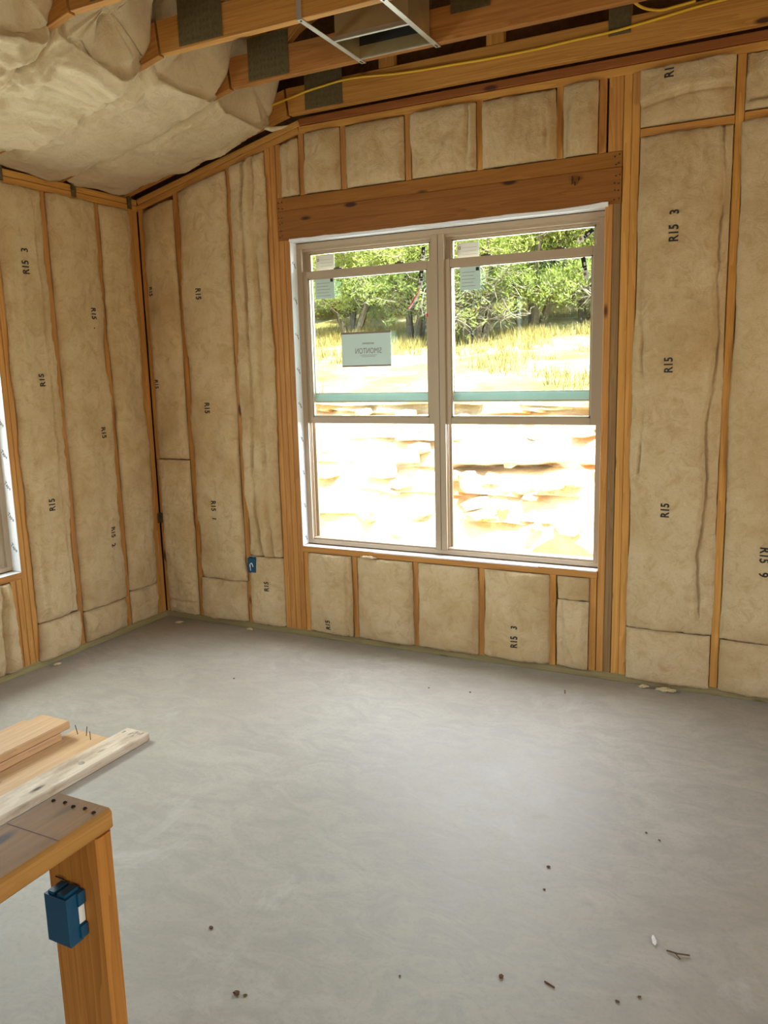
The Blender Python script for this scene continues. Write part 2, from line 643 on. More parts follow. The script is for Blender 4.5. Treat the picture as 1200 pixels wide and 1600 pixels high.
def stud_b(x0, x1, z0, z1, mat='pine', name='stud', dy=0.0, dz1=0.0):
    xm = (x0 + x1) / 2
    return board(name, (xm, YM + dy, z0), (xm + 0.0, YM + dy, z1), (1, 0, 0), x1 - x0 - 0.0015, SD, mat, wall_back, 0.003)


board('bottom_plate', (0, YM - 0.004, 0.0205), (RX, YM - 0.004, 0.0205), (0, 1, 0), SD, 0.041, 'treated', wall_back, 0.003)
for k, mt in ((0, 'pine'), (1, 'pine')):      # sloping top plates
    off = 0.0195 + 0.039 * k
    z0, z1 = 2.695 + off * 1.027, 2.695 + 0.236 * KX + off * 1.027
    board('sloping_top_plate', (-0.0, YM, z0), (KX + 0.005 * k, YM, z1), (0, 1, 0), SD - 0.004 * k, 0.0365, mt, wall_back, 0.004)
board('top_plate', (KX + 0.004, YM, 2.987 + 0.0195), (RX, YM, 2.987 + 0.0195), (0, 1, 0), SD, SW, 'pine', wall_back, 0.003)
board('upper_top_plate', (KX + 0.012, YM - 0.008, 3.047), (RX, YM - 0.008, 3.047), (0, 1, 0), SD, 0.040, 'plate_red', wall_back, 0.003)

stud_b(0.001, 0.040, 0.041, top_low(0.02) + 0.004)
stud_b(0.294, 0.334, 0.041, top_low(0.31) + 0.004)
stud_b(0.702, 0.742, 0.041, top_low(0.72) + 0.004)
for x0 in (0.994, 1.032):
    stud_b(x0, x0 + SW, 0.041, top_low(x0 + 0.02) + 0.004)
for x0 in (1.070, 1.108):
    stud_b(x0, x0 + SW, 0.041, 2.417, 'pine', 'jack_stud')
for x0 in (2.964, 3.002):
    stud_b(x0, x0 + SW, 0.041, 2.417, 'pine' if x0 < 3 else 'weathered', 'jack_stud')
for x0 in (3.042, 3.081):
    stud_b(x0, x0 + SW + 0.001, 0.041, 2.987)
for x0 in (3.529, 3.955, 4.36, 4.77, 5.17, 5.58, 5.99, 6.4):
    stud_b(x0, x0 + 0.04, 0.041, 2.987)
# header: a deep board under a narrow one
board('header_beam', (1.071, YM - 0.003, 2.5005), (3.040, YM - 0.003, 2.5005), (0, 0, 1), 0.165, SD, 'header', wall_back, 0.003)
board('header_beam', (1.071, YM - 0.001, 2.6195), (3.040, YM - 0.001, 2.6195), (0, 0, 1), 0.072, SD, 'header', wall_back, 0.003)
for x0 in (1.072, 1.230, 1.505, 1.900, 2.307, 2.720, 2.925, 2.972, 3.005):
    stud_b(x0, x0 + (SW if x0 < 3 else 0.036), 2.656, top_low(x0), 'pine', 'cripple_stud')
board('sill_plate', (1.147, YM - 0.003, 0.5685), (2.963, YM - 0.003, 0.5685), (0, 1, 0), SD + 0.006, SW, 'pine', wall_back, 0.003)
for x0 in (1.148, 1.490, 1.897, 2.303, 2.708, 2.923):
    stud_b(x0, x0 + SW, 0.041, 0.549, 'pine', 'cripple_stud')
board('blocking', (3.121, YM, 2.7205), (3.529, YM, 2.7205), (0, 1, 0), SD, SW, 'pine', wall_back, 0.003)
board('blocking', (3.570, YM, 2.727), (3.955, YM, 2.727), (0, 1, 0), SD, SW, 'pine', wall_back, 0.003)
hk = MB()
for (x, z, r) in ((2.80, 2.548, 0.020), (2.835, 2.552, 0.011), (2.815, 2.530, 0.010)):
    hk.tube([(x, -0.0036, z), (x + 0.001, -0.0030, z)], r, 9)
hk.build('knot', 'knot_dark', wall_back)
# nail heads on the header ends
for x in (1.085, 1.100, 3.012, 3.028):
    for z in (2.44, 2.475, 2.51, 2.545, 2.60, 2.635):
        xx, zz = x + rng.uniform(-.006, .006), z + rng.uniform(-.006, .006)
        MB().tube([(xx, -0.004, zz), (xx, 0.004, zz)], 0.0042, 6).build('nail_head', 'nail', wall_back)

# ------------------------------------------------------------------ framing of the left wall
XM = -SD / 2


def stud_l(y0, y1, z0, z1, mat='pine', name='stud'):
    ym = (y0 + y1) / 2
    return board(name, (XM, ym, z0), (XM, ym, z1), (0, 1, 0), abs(y1 - y0) - 0.0015, SD, mat, wall_left, 0.003)


board('bottom_plate', (XM + 0.004, 0.0, 0.0205), (XM + 0.004, RY, 0.0205), (1, 0, 0), SD, 0.041, 'treated', wall_left, 0.003)
board('top_plate', (XM, 0.0, 2.7105), (XM, RY, 2.7105), (1, 0, 0), SD, 0.0365, 'pine', wall_left, 0.004)
board('upper_top_plate', (XM - 0.003, 0.0, 2.7495), (XM - 0.003, RY, 2.7495), (1, 0, 0), SD, 0.0365, 'pine', wall_left, 0.004)
for y0 in (-0.006, -0.046, -0.338, -0.735, -1.070, -1.109, -2.062, -2.10, -2.5, -2.9, -3.3, -3.7):
    stud_l(y0 - 0.0385, y0, 0.041, 2.691)
for y0 in (-1.148, -1.187, -1.60, -2.02):
    stud_l(y0 - 0.0385, y0, 0.041, 0.549, 'pine', 'cripple_stud')
board('sill_plate', (XM + 0.003, -1.148, 0.5685), (XM + 0.003, -2.062, 0.5685), (1, 0, 0), SD + 0.006, SW, 'pine', wall_left, 0.003)
board('header_beam', (XM, -1.149, 2.53), (XM, -2.061, 2.53), (0, 0, 1), 0.24, SD, 'header', wall_left, 0.003)
for y in (-1.02, -0.52, -0.07):         # steel ties from the trusses to the plates
    mb = MB().box(0.0005, 0.004, y - 0.018, y + 0.018, 2.70, 2.80)
    mb.box(0.0005, 0.022, y - 0.018, y - 0.014, 2.735, 2.80)
    mb.build('steel_tie', 'gusset', wall_left)
MB().box(0.0005, 0.004, -0.030, 0.0, 0.665, 0.735).box(0.0, 0.028, -0.004, -0.0005, 0.665, 0.735).build('corner_plate', 'gusset', wall_back)

# ------------------------------------------------------------------ insulation batts in the walls
N3 = noise.noise


def sstep(e0, e1, x):
    t = max(0.0, min(1.0, (x - e0) / (e1 - e0)))
    return t * t * (3 - 2 * t)


def interp(pts, z):
    if z <= pts[0][0]:
        return pts[0][1]
    for (a, b), (c, d) in zip(pts, pts[1:]):
        if z <= c:
            return b + (d - b) * (z - a) / (c - a)
    return pts[-1][1]


def batt(label, plane, u0, u1, z0, z1, seed, bulge=0.022, edge=0.010, vf=(), hf=(), marks=(), loose=0.007, group=None, tint='batt', lip=0.004):
    """Fibreglass batt pressed between studs. plane 'b': u = x, 'l': u = y.
    vf: vertical folds [(polyline (z,u), groove, step, width)], hf: the same across (u,z).
    marks: [(text, u, z, size, up)]"""
    if u1 < u0:
        u0, u1 = u1, u0
    ztop = z1 if callable(z1) else (lambda u: z1)
    zmax = max(ztop(u0), ztop(u1))
    W, Hh = u1 - u0, zmax - z0
    nu, nv = max(10, int(W / (0.0055 if vf else 0.011))), max(10, int(Hh / (0.007 if hf else 0.012)))
    s7 = seed * 3.71

    def eL(z):
        return u0 - edge * (0.0 + N3((s7, z * 3.1, 1.5)) * 1.9 + 0.55 * N3((s7, z * 11, 4.5)) + 0.4 * N3((s7, z * 38, 4.5)))

    def eR(z):
        return u1 + edge * (0.0 + N3((s7, z * 2.9, 7.5)) * 1.9 + 0.55 * N3((s7, z * 12, 9.5)) + 0.4 * N3((s7, z * 38, 9.5)))

    def front(u, z):
        zt = ztop(min(max(u, u0), u1))
        du = min(u - eL(z), eR(z) - u)
        dz = min(z - z0, zt - z)
        du, dz = max(0.0, du), max(0.0, dz)
        f = lip + 1.15 * bulge * (1 - math.exp(-du / 0.018)) * (0.25 + 0.75 * (1 - math.exp(-dz / 0.03)))
        f += 0.012 * (1 - math.exp(-du / 0.07))
        amp = min(1.0, du / 0.03)
        f += amp * (1.9 * loose * N3((u * 5 + s7, z * 2.6, 0.3)) + 0.010 * N3((u * 12 + s7, z * 8, 3.3)) + 0.0045 * N3((u * 34, z * 30 + s7, 5.3)) + 0.0022 * N3((u * 80, z * 75 + s7, 2.3)))
        for poly, groove, step, wd in vf:
            uf = interp(poly, z) + 0.009 * N3((z * 7, s7, 8.8)) + 0.006 * N3((z * 22, s7, 1.8)) + 0.004 * N3((z * 60, s7, 1.8))
            if poly[0][0] - 0.05 < z < poly[-1][0] + 0.05:
                fade = sstep(poly[0][0] - 0.05, poly[0][0] + 0.03, z) * (1 - sstep(poly[-1][0] - 0.03, poly[-1][0] + 0.05, z))
                d = u - uf
                f += fade * (0.75 + 0.9 * N3((z * 4.3, s7, 6.1))) * (-1.5 * groove * math.exp(-(d / wd) ** 2) + 1.7 * step * sstep(-wd, wd, d))
        for poly, groove, step, wd in hf:
            zf = interp(poly, u) + 0.008 * N3((u * 9, s7, 2.8))
            d = z - zf
            f += -1.7 * groove * math.exp(-(d / wd) ** 2) + 1.7 * step * sstep(-wd, wd, d)
        return max(f, 0.0025 if du < 0.03 else -0.03)

    if plane == 'b':
        P = lambda u, f, z: (u, -f, z)
    else:
        P = lambda u, f, z: (f, u, z)
    mb = MB()
    for j in range(nv + 1):
        t = j / nv
        for i in range(nu + 1):
            s = i / nu
            ug = u0 + W * s
            za, zb = z0, ztop(ug)
            rag_b = 0.006 * N3((ug * 22, s7, 3.0)) + 0.004 * N3((ug * 60, s7, 3.0))
            rag_t = 0.005 * N3((ug * 22, s7, 13.0))
            z = za + rag_b * (1 - t) ** 6 + (zb - za) * t + rag_t * t ** 6
            u = eL(z) + (eR(z) - eL(z)) * s
            mb.v.append(P(u, front(u, z), z))
    for j in range(nv):
        for i in range(nu):
            a = j * (nu + 1) + i
            mb.f.append((a, a + 1, a + nu + 2, a + nu + 1))
    ring = [i for i in range(nu + 1)] + [j * (nu + 1) + nu for j in range(1, nv + 1)] + [nv * (nu + 1) + i for i in range(nu - 1, -1, -1)] + [j * (nu + 1) for j in range(nv - 1, 0, -1)]
    b = len(mb.v)
    for k in ring:
        j, i = divmod(k, nu + 1)
        ug = u0 + 0.003 + (W - 0.006) * i / nu
        z = z0 + 0.003 + (ztop(ug) - z0 - 0.006) * j / nv
        mb.v.append(P(ug, -0.002, z))
    b2 = len(mb.v)
    for k in ring:
        j, i = divmod(k, nu + 1)
        ug = u0 + 0.003 + (W - 0.006) * i / nu
        z = z0 + 0.003 + (ztop(ug) - z0 - 0.006) * j / nv
        mb.v.append(P(ug, -0.086, z))
    n = len(ring)
    for q in range(n):
        r = (q + 1) % n
        mb.f.append((ring[q], b + q, b + r, ring[r]))
        mb.f.append((b + q, b2 + q, b2 + r, b + r))
    mb.f.append(tuple(b2 + q for q in range(n)))
    o = mb.build('insulation_batt', tint, None, smooth=True)
    tag(o, label, 'insulation batt', group)
    for mk in marks:
        s, mu, mz, size, up = mk[:5]
        sg = 1 if up else -1
        if '  ' in s:       # batch figure printed apart from the rating
            s, s2 = s.split('  ')
            mz2 = mz + sg * size * 1.55
            mz = mz - sg * size * 0.25
            def place2(a, c, mu=mu, mz2=mz2, sg=sg):
                return P(mu - sg * c, front(mu - sg * c, mz2 + sg * a) + 0.0022, mz2 + sg * a)
            lettering(s2, size * 1.12, place2, 'ink', o, bold=0.026, sx=0.84)

        def place(a, c, mu=mu, mz=mz, sg=sg):
            # text runs vertically: text x -> sg*z, text y -> -sg*u as seen from the room
            uu = mu - sg * c
            zz = mz + sg * a
            return P(uu, front(uu, zz) + 0.0022, zz)
        lettering(s, size * 1.12, place, 'ink', o, bold=0.026, sx=0.84)
    return o


TB = lambda u: top_low(u) - 0.004
SZ = 0.047
batt('narrow cream insulation batt in the corner bay, above its cross joint', 'b', 0.040, 0.294, 1.108, lambda u: TB(u) - 0.02, 1, marks=[('R15', 0.088, 2.19, 0.040, False), ('R15', 0.086, 1.60, 0.040, False)])
batt('narrow cream insulation batt in the corner bay, below its cross joint', 'b', 0.040, 0.294, 0.043, 1.104, 2, 0.026, 0.012, hf=[([(0.04, 0.13), (0.29, 0.13)], 0.01, 0.006, 0.012)])
batt('tall smooth insulation batt between corner bay and outlet bay, stamped R15 thrice', 'b', 0.334, 0.702, 0.318, TB, 3, 0.026, 0.014, marks=[('R15', 0.485, 2.15, SZ, False), ('R15', 0.50, 1.445, SZ, False), ('R15  1', 0.497, 0.80, SZ, False)])
batt('square filler batt at the foot of the bay beside the outlet box', 'b', 0.334, 0.702, 0.043, 0.315, 4, 0.028, 0.012)
batt('long insulation batt with vertical folds left of the window, above the outlet box', 'b', 0.742, 0.994, 0.50, TB, 5, 0.02, 0.012, loose=0.012,
     vf=[([(0.5, 0.86), (1.0, 0.83), (1.6, 0.85), (2.1, 0.84), (2.9, 0.86)], 0.018, 0.012, 0.014), ([(0.5, 0.93), (1.2, 0.92), (2.0, 0.93), (2.9, 0.915)], 0.014, -0.008, 0.012)])
batt('short insulation piece under the blue outlet box, stamped R15', 'b', 0.742, 0.994, 0.043, 0.496, 6, 0.024, 0.012, marks=[('R15', 0.881, 0.309, 0.044, True)])
# above the header
batt('slim crumpled batt sliver above the header, first from the left', 'b', 1.110, 1.230, 2.658, lambda u: TB(u) - 0.015, 7, 0.018, 0.006, vf=[([(2.66, 1.17), (2.95, 1.16)], 0.012, 0.004, 0.012)])
batt('small batt above the header, second from the left', 'b', 1.268, 1.505, 2.658, 2.985, 8, 0.022, 0.008)
batt('square batt above the header over the left sash', 'b', 1.543, 1.900, 2.658, 2.98, 9, 0.024, 0.008)
batt('square batt above the header over the middle of the window', 'b', 1.938, 2.307, 2.658, 2.985, 10, 0.024, 0.008, vf=[([(2.66, 2.262), (2.98, 2.27)], 0.01, 0.006, 0.01)])
batt('square batt above the header over the right sash', 'b', 2.345, 2.720, 2.658, 2.978, 11, 0.026, 0.008, vf=[([(2.74, 2.68), (2.98, 2.675)], 0.010, 0.006, 0.010)])
batt('narrow batt at the right end above the header', 'b', 2.758, 2.925, 2.658, 2.985, 12, 0.02, 0.007, vf=[([(2.66, 2.79), (2.98, 2.795)], 0.012, 0.008, 0.010)])
# under the sill
batt('batt under the window sill, leftmost, stamped R15 low down', 'b', 1.186, 1.490, 0.043, 0.548, 13, 0.022, 0.007, marks=[('R15', 1.325, 0.105, 0.044, True)], vf=[([(0.05, 1.465), (0.54, 1.46)], 0.010, 0.005, 0.009)])
batt('batt under the window sill, second from the left, fluffy torn top', 'b', 1.528, 1.897, 0.043, 0.548, 14, 0.026, 0.007)
batt('batt under the window sill, third from the left, rounded bottom', 'b', 1.935, 2.303, 0.043, 0.548, 15, 0.028, 0.007)
batt('batt under the window sill stamped R15 3', 'b', 2.341, 2.708, 0.043, 0.548, 16, 0.024, 0.006, marks=[('R15  3', 2.526, 0.17, 0.046, True)])
batt('small upper batt piece at the right end under the window sill', 'b', 2.757, 2.923, 0.422, 0.548, 17, 0.018, 0.006)
batt('small lower batt piece at the right end under the window sill', 'b', 2.757, 2.923, 0.043, 0.419, 18, 0.02, 0.006, vf=[([(0.05, 2.86), (0.2, 2.80), (0.4, 2.79)], 0.010, 0.006, 0.010)])
# right of the window
batt('wide batt rolled over above the blocking, right of the window', 'b', 3.120, 3.529, 2.742, 2.984, 19, 0.024, 0.004, hf=[([(3.12, 2.835), (3.3, 2.86), (3.53, 2.865)], 0.016, 0.016, 0.010)], marks=[('R1', 3.25, 2.945, 0.05, True)])
batt('tallest batt right of the window with a ragged right fold, stamped R15', 'b', 3.120, 3.529, 0.312, 2.699, 20, 0.024, 0.006,
     vf=[([(0.32, 3.470), (0.70, 3.445), (1.05, 3.475), (1.37, 3.458), (1.67, 3.500), (2.08, 3.480), (2.40, 3.497), (2.69, 3.482)], 0.020, -0.012, 0.0075),
         ([(1.1, 3.165), (1.5, 3.185), (1.85, 3.160), (2.1, 3.150)], 0.010, 0.008, 0.010)],
     marks=[('R15  3', 3.292, 2.262, 0.052, True), ('R15', 3.291, 1.645, 0.050, True), ('R15', 3.296, 0.939, 0.050, True)])
batt('square filler batt on the bottom plate right of the window', 'b', 3.120, 3.529, 0.030, 0.308, 21, 0.030, 0.005)
batt('upper batt at the right edge, above the blocking with a drooping roll', 'b', 3.569, 3.955, 2.749, 2.984, 22, 0.024, 0.004, hf=[([(3.57, 2.80), (3.95, 2.79)], 0.012, -0.016, 0.012)])
batt('tall batt at the right edge stamped R15 9 upside down', 'b', 3.569, 3.955, 0.302, 2.705, 23, 0.026, 0.006, marks=[('R15  9', 3.752, 0.735, 0.052, False), ('R15', 3.772, 1.36, 0.052, False)])
batt('filler batt on the bottom plate at the right edge', 'b', 3.569, 3.955, 0.032, 0.298, 24, 0.028, 0.005)
# left wall
batt('tall batt on the left wall in the bay next to the corner', 'l', -0.338, -0.085, 0.266, 2.688, 31, 0.024, 0.013)
batt('filler batt at the foot of the left wall next to the corner', 'l', -0.338, -0.085, 0.043, 0.262, 32, 0.026, 0.012)
batt('tall batt on the left wall between two studs, stamped R15 2', 'l', -0.735, -0.377, 0.240, 2.688, 33, 0.027, 0.014, marks=[('R15  .', -0.488, 2.021, SZ, False), ('R15', -0.492, 1.319, SZ, False), ('R15  2', -0.478, 0.680, SZ, False)])
batt('filler batt at the foot of the left wall, middle bay', 'l', -0.735, -0.377, 0.043, 0.236, 34, 0.034, 0.016)
batt('tall batt on the left wall beside the side window, stamped R15 3', 'l', -1.070, -0.774, 0.262, 2.688, 35, 0.027, 0.014,
     vf=[([(0.27, -0.83), (0.6, -0.845), (1.1, -0.86), (1.7, -0.85), (2.6, -0.845)], 0.014, -0.010, 0.010), ([(0.3, -1.03), (1.2, -1.015), (2.2, -1.03)], 0.008, 0.008, 0.014)],
     marks=[('R15  3', -0.945, 2.272, 0.050, True), ('R15', -0.932, 1.649, 0.049, True), ('R15', -0.936, 0.941, 0.049, True)])
batt('bulging filler batt at the foot of the left wall beside the side window', 'l', -1.070, -0.774, 0.036, 0.258, 36, 0.040, 0.014)
batt('crumpled bright batt under the side window', 'l', -1.598, -1.226, 0.043, 0.546, 37, 0.034, 0.012, loose=0.015, vf=[([(0.05, -1.31), (0.3, -1.33), (0.54, -1.30)], 0.02, 0.010, 0.014)])

# ------------------------------------------------------------------ roof trusses
TY = [-0.080, -0.600, -1.110, -1.620, -2.130]       # centre of every truss across the room
TL = ['roof truss nearest the window wall, with the yellow cable along it',
      'second roof truss from the window wall, under the far ends of the duct brackets',
      'third roof truss from the window wall, where the duct brackets bend up',
      'fourth roof truss from the window wall, cut by the top left of the photo',
      'fifth roof truss from the window wall, overhead and barely in frame']
CD = 0.140          # chord depth


def gusset(x0, x1, z0, z1, y, parent, name='gusset_plate'):
    mb = MB().box(x0, x1, y - 0.0012, y + 0.0012, z0, z1)
    nx, nz = max(2, int((x1 - x0) / 0.02)), max(2, int((z1 - z0) / 0.028))
    for i in range(nx):
        for j in range(nz):     # punched teeth
            cx = x0 + (i + 0.5) * (x1 - x0) / nx
            cz = z0 + (j + 0.5) * (z1 - z0) / nz
            mb.box(cx - 0.0025, cx + 0.0025, y - 0.0026, y - 0.0012, cz - 0.006, cz + 0.006)
    return mb.build(name, 'gusset', parent)


for k, ty in enumerate(TY):
    t = tag(empty('roof_truss', (0, ty, chord_low(0))), TL[k], 'roof truss', 'roof trusses')
    sl = math.atan(0.2335)
    # sloping and flat bottom chords meet at the kink
    hz = CD / 2
    c, s = math.cos(sl), math.sin(sl)
    # sloping chord: lower edge along chord_low
    p0 = Vector((-0.09, ty, chord_low(-0.09))) + Vector((-s, 0, c)) * hz
    p1 = Vector((KX, ty, chord_low(KX - 1e-4))) + Vector((-s, 0, c)) * hz
    tn = math.tan(sl / 2)
    board('sloping_chord', p0, p1, (-s, 0, c), CD, SW, 'truss', t, 0.002, ends=(0.0, tn))
    board('bottom_chord', (KX, ty, chord_low(2) + hz), (RX, ty, chord_low(2) + hz), (0, 0, 1), CD, SW, 'truss', t, 0.002, ends=(-tn, 0.0))
    # top chord following the roof deck
    a = math.atan(0.42)
    off = Vector((math.sin(a), 0, -math.cos(a))) * 0.072
    board('top_chord', Vector((-0.5, ty, deck(-0.5))) + off, Vector((4.36, ty, deck(4.36))) + off, (-math.sin(a), 0, math.cos(a)), CD, SW, 'truss', t, 0.002)
    off = Vector((-math.sin(a), 0, -math.cos(a))) * 0.072
    board('top_chord', Vector((4.44, ty, deck(4.44))) + off, Vector((7.2, ty, deck(7.2))) + off, (math.sin(a), 0, math.cos(a)), CD, SW, 'truss', t, 0.002)
    # webs
    zb = chord_low(2) + CD
    webs = [((1.45, zb), (1.28, deck(1.28) - 0.15)), ((1.50, zb), (2.55, deck(2.55) - 0.15)), ((3.03, zb), (2.60, deck(2.60) - 0.15)), ((3.09, zb), (4.3, deck(4.3) - 0.15)), ((5.0, zb), (4.5, deck(4.5) - 0.17))]
    if k == 0:      # the gable truss has upright studs instead
        webs = [((x, zb), (x, deck(x) - 0.15)) for x in (1.0, 1.85, 2.44, 3.04, 3.65, 4.25)]
    for (xa, za), (xb, zb2) in webs:
        if k == 0:
            za = chord_low(xa) + CD * (1.03 if xa < KX else 1.0)
        board('web', (xa, ty, za + 0.002), (xb, ty, zb2), (1, 0, 0), SD, SW, 'truss', t, 0.002)
    fy = ty - SW / 2 - 0.0014
    gz = chord_low(2)
    gusset(1.350, 1.585, gz + 0.010, gz + 0.205, fy, t)
    gusset(2.985, 3.085, gz + 0.07, gz + 0.20, fy, t)
    if k in (1, 2):
        gusset(2.42, 2.60, gz + 0.10, gz + 0.26, fy, t)

# ------------------------------------------------------------------ thick insulation in the sloping ceiling
def ceiling_batt(label, ya, yb, x_end, drop, seed, tail=0.0, rough=1.0):
    """Deep batt between two trusses: closed, swollen, with a blunt end beyond the kink."""
    n = 150
    s7 = seed * 5.3
    st = []
    xs0 = 0.015
    K = 120
    mb = MB()
    ym, hw = (ya + yb) / 2, (yb - ya) / 2
    stations = []
    for i in range(K + 1):
        q = i / K
        stations.append((xs0 + (x_end - xs0) * q, 1.0))
    for j, sc in enumerate((0.94, 0.82, 0.62, 0.38, 0.12)):
        stations.append((x_end + 0.010 * (1 - (sc) ** 2) + 0.004 * j, sc))
    stations = [(xs0 + 0.002, 0.1), (xs0 + 0.001, 0.6)] + stations
    for x, sc in stations:
        q = min(1.0, (x - xs0) / (x_end - xs0))
        zl = chord_low(min(x, KX))
        # swell: more in the middle and towards the open end
        B = drop * (0.30 + 0.70 * sstep(0.0, 0.45, q)) * (1 - 0.55 * sstep(0.86, 1.0, q))
        over = 0.026 * (1 - sstep(0.55, 0.90, q))       # spreads over the chord edges further down
        zt = min(zl + 0.30, deck(x) - 0.012)
        zc = (zl - B + zt) / 2
        hz_ = (zt - (zl - B)) / 2
        for k in range(n):
            a = 2 * math.pi * (k + 0.5) / n
            ca, sa = math.cos(a), math.sin(a)
            e = 0.26
            y = math.copysign(abs(ca) ** e, ca)
            z = math.copysign(abs(sa) ** e, sa)
            low = max(0.0, -z)
            h = hw - SW / 2 - 0.002
            # below the chords the batt may be wider than the bay
            zz = zc + z * hz_
            below = sstep(zl + 0.004, zl - 0.006, zz)
            wy = h + (over + SW / 2 - 0.006) * below if q < 0.93 else h
            round_b = 1 - 0.22 * low ** 3 * abs(y) ** 7
            zz = zc + z * hz_ * (round_b if z < 0 else 1.0)
            p = Vector((x, ym + y * wy, zz))
            nn = 0.032 * N3((x * 2.6 + s7, p.y * 4, 0.2 + s7)) + 0.026 * N3((x * 7 + s7, p.y * 8, 1.0)) + 0.013 * N3((x * 19 + s7, p.y * 19, 1.0)) + 0.006 * N3((x * 45 + s7, p.y * 45, 1.0))
            if z < -0.2 and below > 0.5:
                p.z -= rough * nn * (0.5 + 0.5 * q)
            xe = 0.0
            if q > 0.93:
                xe = 0.05 * N3((p.y * 6 + s7, zz * 6, 2.2)) + 0.014 * N3((p.y * 22, zz * 22 + s7, 2.2)) - 0.10 * low * (1 - tail) + 0.05 * max(0, z)
            mb.v.append((x + xe * sstep(0.90, 1.0, q), ym + (p.y - ym) * sc, zc + (p.z - zc) * sc))
    R = len(stations)
    for i in range(R - 1):
        for k in range(n):
            mb.f.append((i * n + k, i * n + (k + 1) % n, (i + 1) * n + (k + 1) % n, (i + 1) * n + k))
    mb.f.append(tuple(range(n)))
    mb.f.append(tuple((R - 1) * n + k for k in range(n)))
    o = mb.build('ceiling_insulation', 'batt_torn', None, smooth=True)
    return tag(o, label, 'insulation batt', 'thick batts in the sloping ceiling')


CB = ['thick ceiling batt next to the window wall, in the sloping roof part',
      'thick ceiling batt in the second sloping bay from the window wall',
      'thick ceiling batt in the third sloping bay, with the roughest torn face',
      'thick ceiling batt at the top left corner of the photo']
XE = [1.20, 1.235, 1.215, 1.20]
DR = [0.045, 0.070, 0.100, 0.115]
for k in range(4):
    ceiling_batt(CB[k], TY[k + 1], TY[k], XE[k], DR[k], 40 + k, 0.0, (1.0, 1.15, 1.55, 1.6)[k])
# a loose strip hanging by the window wall
mb = MB()
mb.tube([(1.10, -0.135, 3.010), (1.14, -0.12, 2.998), (1.19, -0.10, 3.004), (1.225, -0.085, 3.012)], [0.012, 0.014, 0.009, 0.004], 7)
tag(mb.build('insulation_tuft', 'fluff', None, smooth=True), 'loose pale insulation tuft hanging at the end of the ceiling batts', 'insulation')

# ------------------------------------------------------------------ duct boot and its hanger brackets
db = tag(empty('duct_boot', (2.15, -0.73, 3.05)), 'open sheet-metal duct boot held by two steel brackets between roof trusses', 'duct boot')
x0, x1, y0, y1, z0, z1 = 1.975, 2.325, -0.855, -0.630, 3.062, 3.30
t_ = 0.0012
MB().box(x0, x1, y0, y0 + t_, z0, z1).build('front_panel', 'duct', db)
MB().box(x0, x1, y1 - t_, y1, z0, z0 + 0.05).build('rear_panel', 'duct', db)
MB().box(x0, x1, y1 - t_, y1, z0 + 0.05, z1).build('rear_upper_panel', 'duct_dark', db)  # upper inside of the boot in a near-black colour, like the top panel
MB().box(x0, x0 + t_, y0 + t_, y1 - t_, z0, z1).build('side_panel', 'duct', db)
MB().box(x1 - t_, x1, y0 + t_, y1 - t_, z0, z1).build('side_panel', 'duct', db)
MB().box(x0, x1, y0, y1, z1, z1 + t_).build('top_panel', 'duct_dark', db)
MB().tube([(2.15, -0.742, z1), (2.15, -0.742, z1 + 0.12)], 0.09, 20).build('collar', 'duct', db)
MB().box(x0 - 0.012, x1 + 0.012, y0 - 0.014, y0, z0 - 0.004, z0 + 0.0).box(x0 - 0.012, x1 + 0.012, y0 - 0.002, y0, z0, z0 + 0.02).build('flange', 'steel', db)
MB().box(x0 - 0.012, x1 + 0.012, y1, y1 + 0.010, z0 - 0.004, z0).build('flange', 'steel', db)
for xb in (1.955, 2.330):
    mb = MB()
    zt = chord_low(2) - 0.0015
    mb.box(xb, xb + 0.024, -1.128, -0.575, zt - 0.0016, zt)
    mb.box(xb, xb + 0.0016, -1.085, -0.625, zt, zt + 0.018)
    # the near end bends up the face of the third truss
    mb.box(xb, xb + 0.024, -1.1310, -1.1294, zt - 0.0016, zt + 0.13)
    o = mb.build('hanger_bracket', 'steel', db)
    for yy in (-1.115, -0.607, -0.592):
        MB().tube([(xb + 0.012, yy, zt - 0.0016), (xb + 0.012, yy, zt - 0.004)], 0.0045, 8).build('screw', 'nail', o)

# ------------------------------------------------------------------ cables
def wavy(pts, n=60, amp=0.004):
    pts = [Vector(p) for p in pts]
    out = []
    for i in range(n + 1):
        q = i / n * (len(pts) - 1)
        a = min(int(q), len(pts) - 2)
        f = q - a
        p = [pts[max(a - 1, 0)], pts[a], pts[a + 1], pts[min(a + 2, len(pts) - 1)]]
        c = 0.5 * ((2 * p[1]) + (p[2] - p[0]) * f + (2 * p[0] - 5 * p[1] + 4 * p[2] - p[3]) * f * f + (3 * p[1] - p[0] - 3 * p[2] + p[3]) * f ** 3)
        out.append(c + Vector((0, 0, amp * N3((q * 2.3, 1.1, 4.4)))))
    return out


cz = chord_low(2)
tag(MB().tube(wavy([(0.95, -0.115, cz + 0.03), (1.3, -0.112, cz + 0.09), (1.62, -0.112, cz + 0.115), (2.0, -0.112, cz + 0.09), (2.5, -0.112, cz + 0.075), (3.0, -0.112, cz + 0.085), (3.4, -0.113, cz + 0.115), (3.9, -0.113, cz + 0.118), (4.6, -0.112, cz + 0.10)]), 0.0062, 8).build('electrical_cable', 'cable', None, smooth=True),
    'yellow electrical cable running along the truss nearest the window wall', 'cable')
tag(MB().tube(wavy([(3.02, -0.33, cz + 0.62), (3.06, -0.30, cz + 0.36), (3.10, -0.22, cz + 0.17), (3.20, -0.14, cz + 0.125), (3.36, -0.122, cz + 0.135)]), 0.0062, 8).build('electrical_cable', 'cable', None, smooth=True),
    'yellow cable loop dropping from the attic to meet the long cable', 'cable')

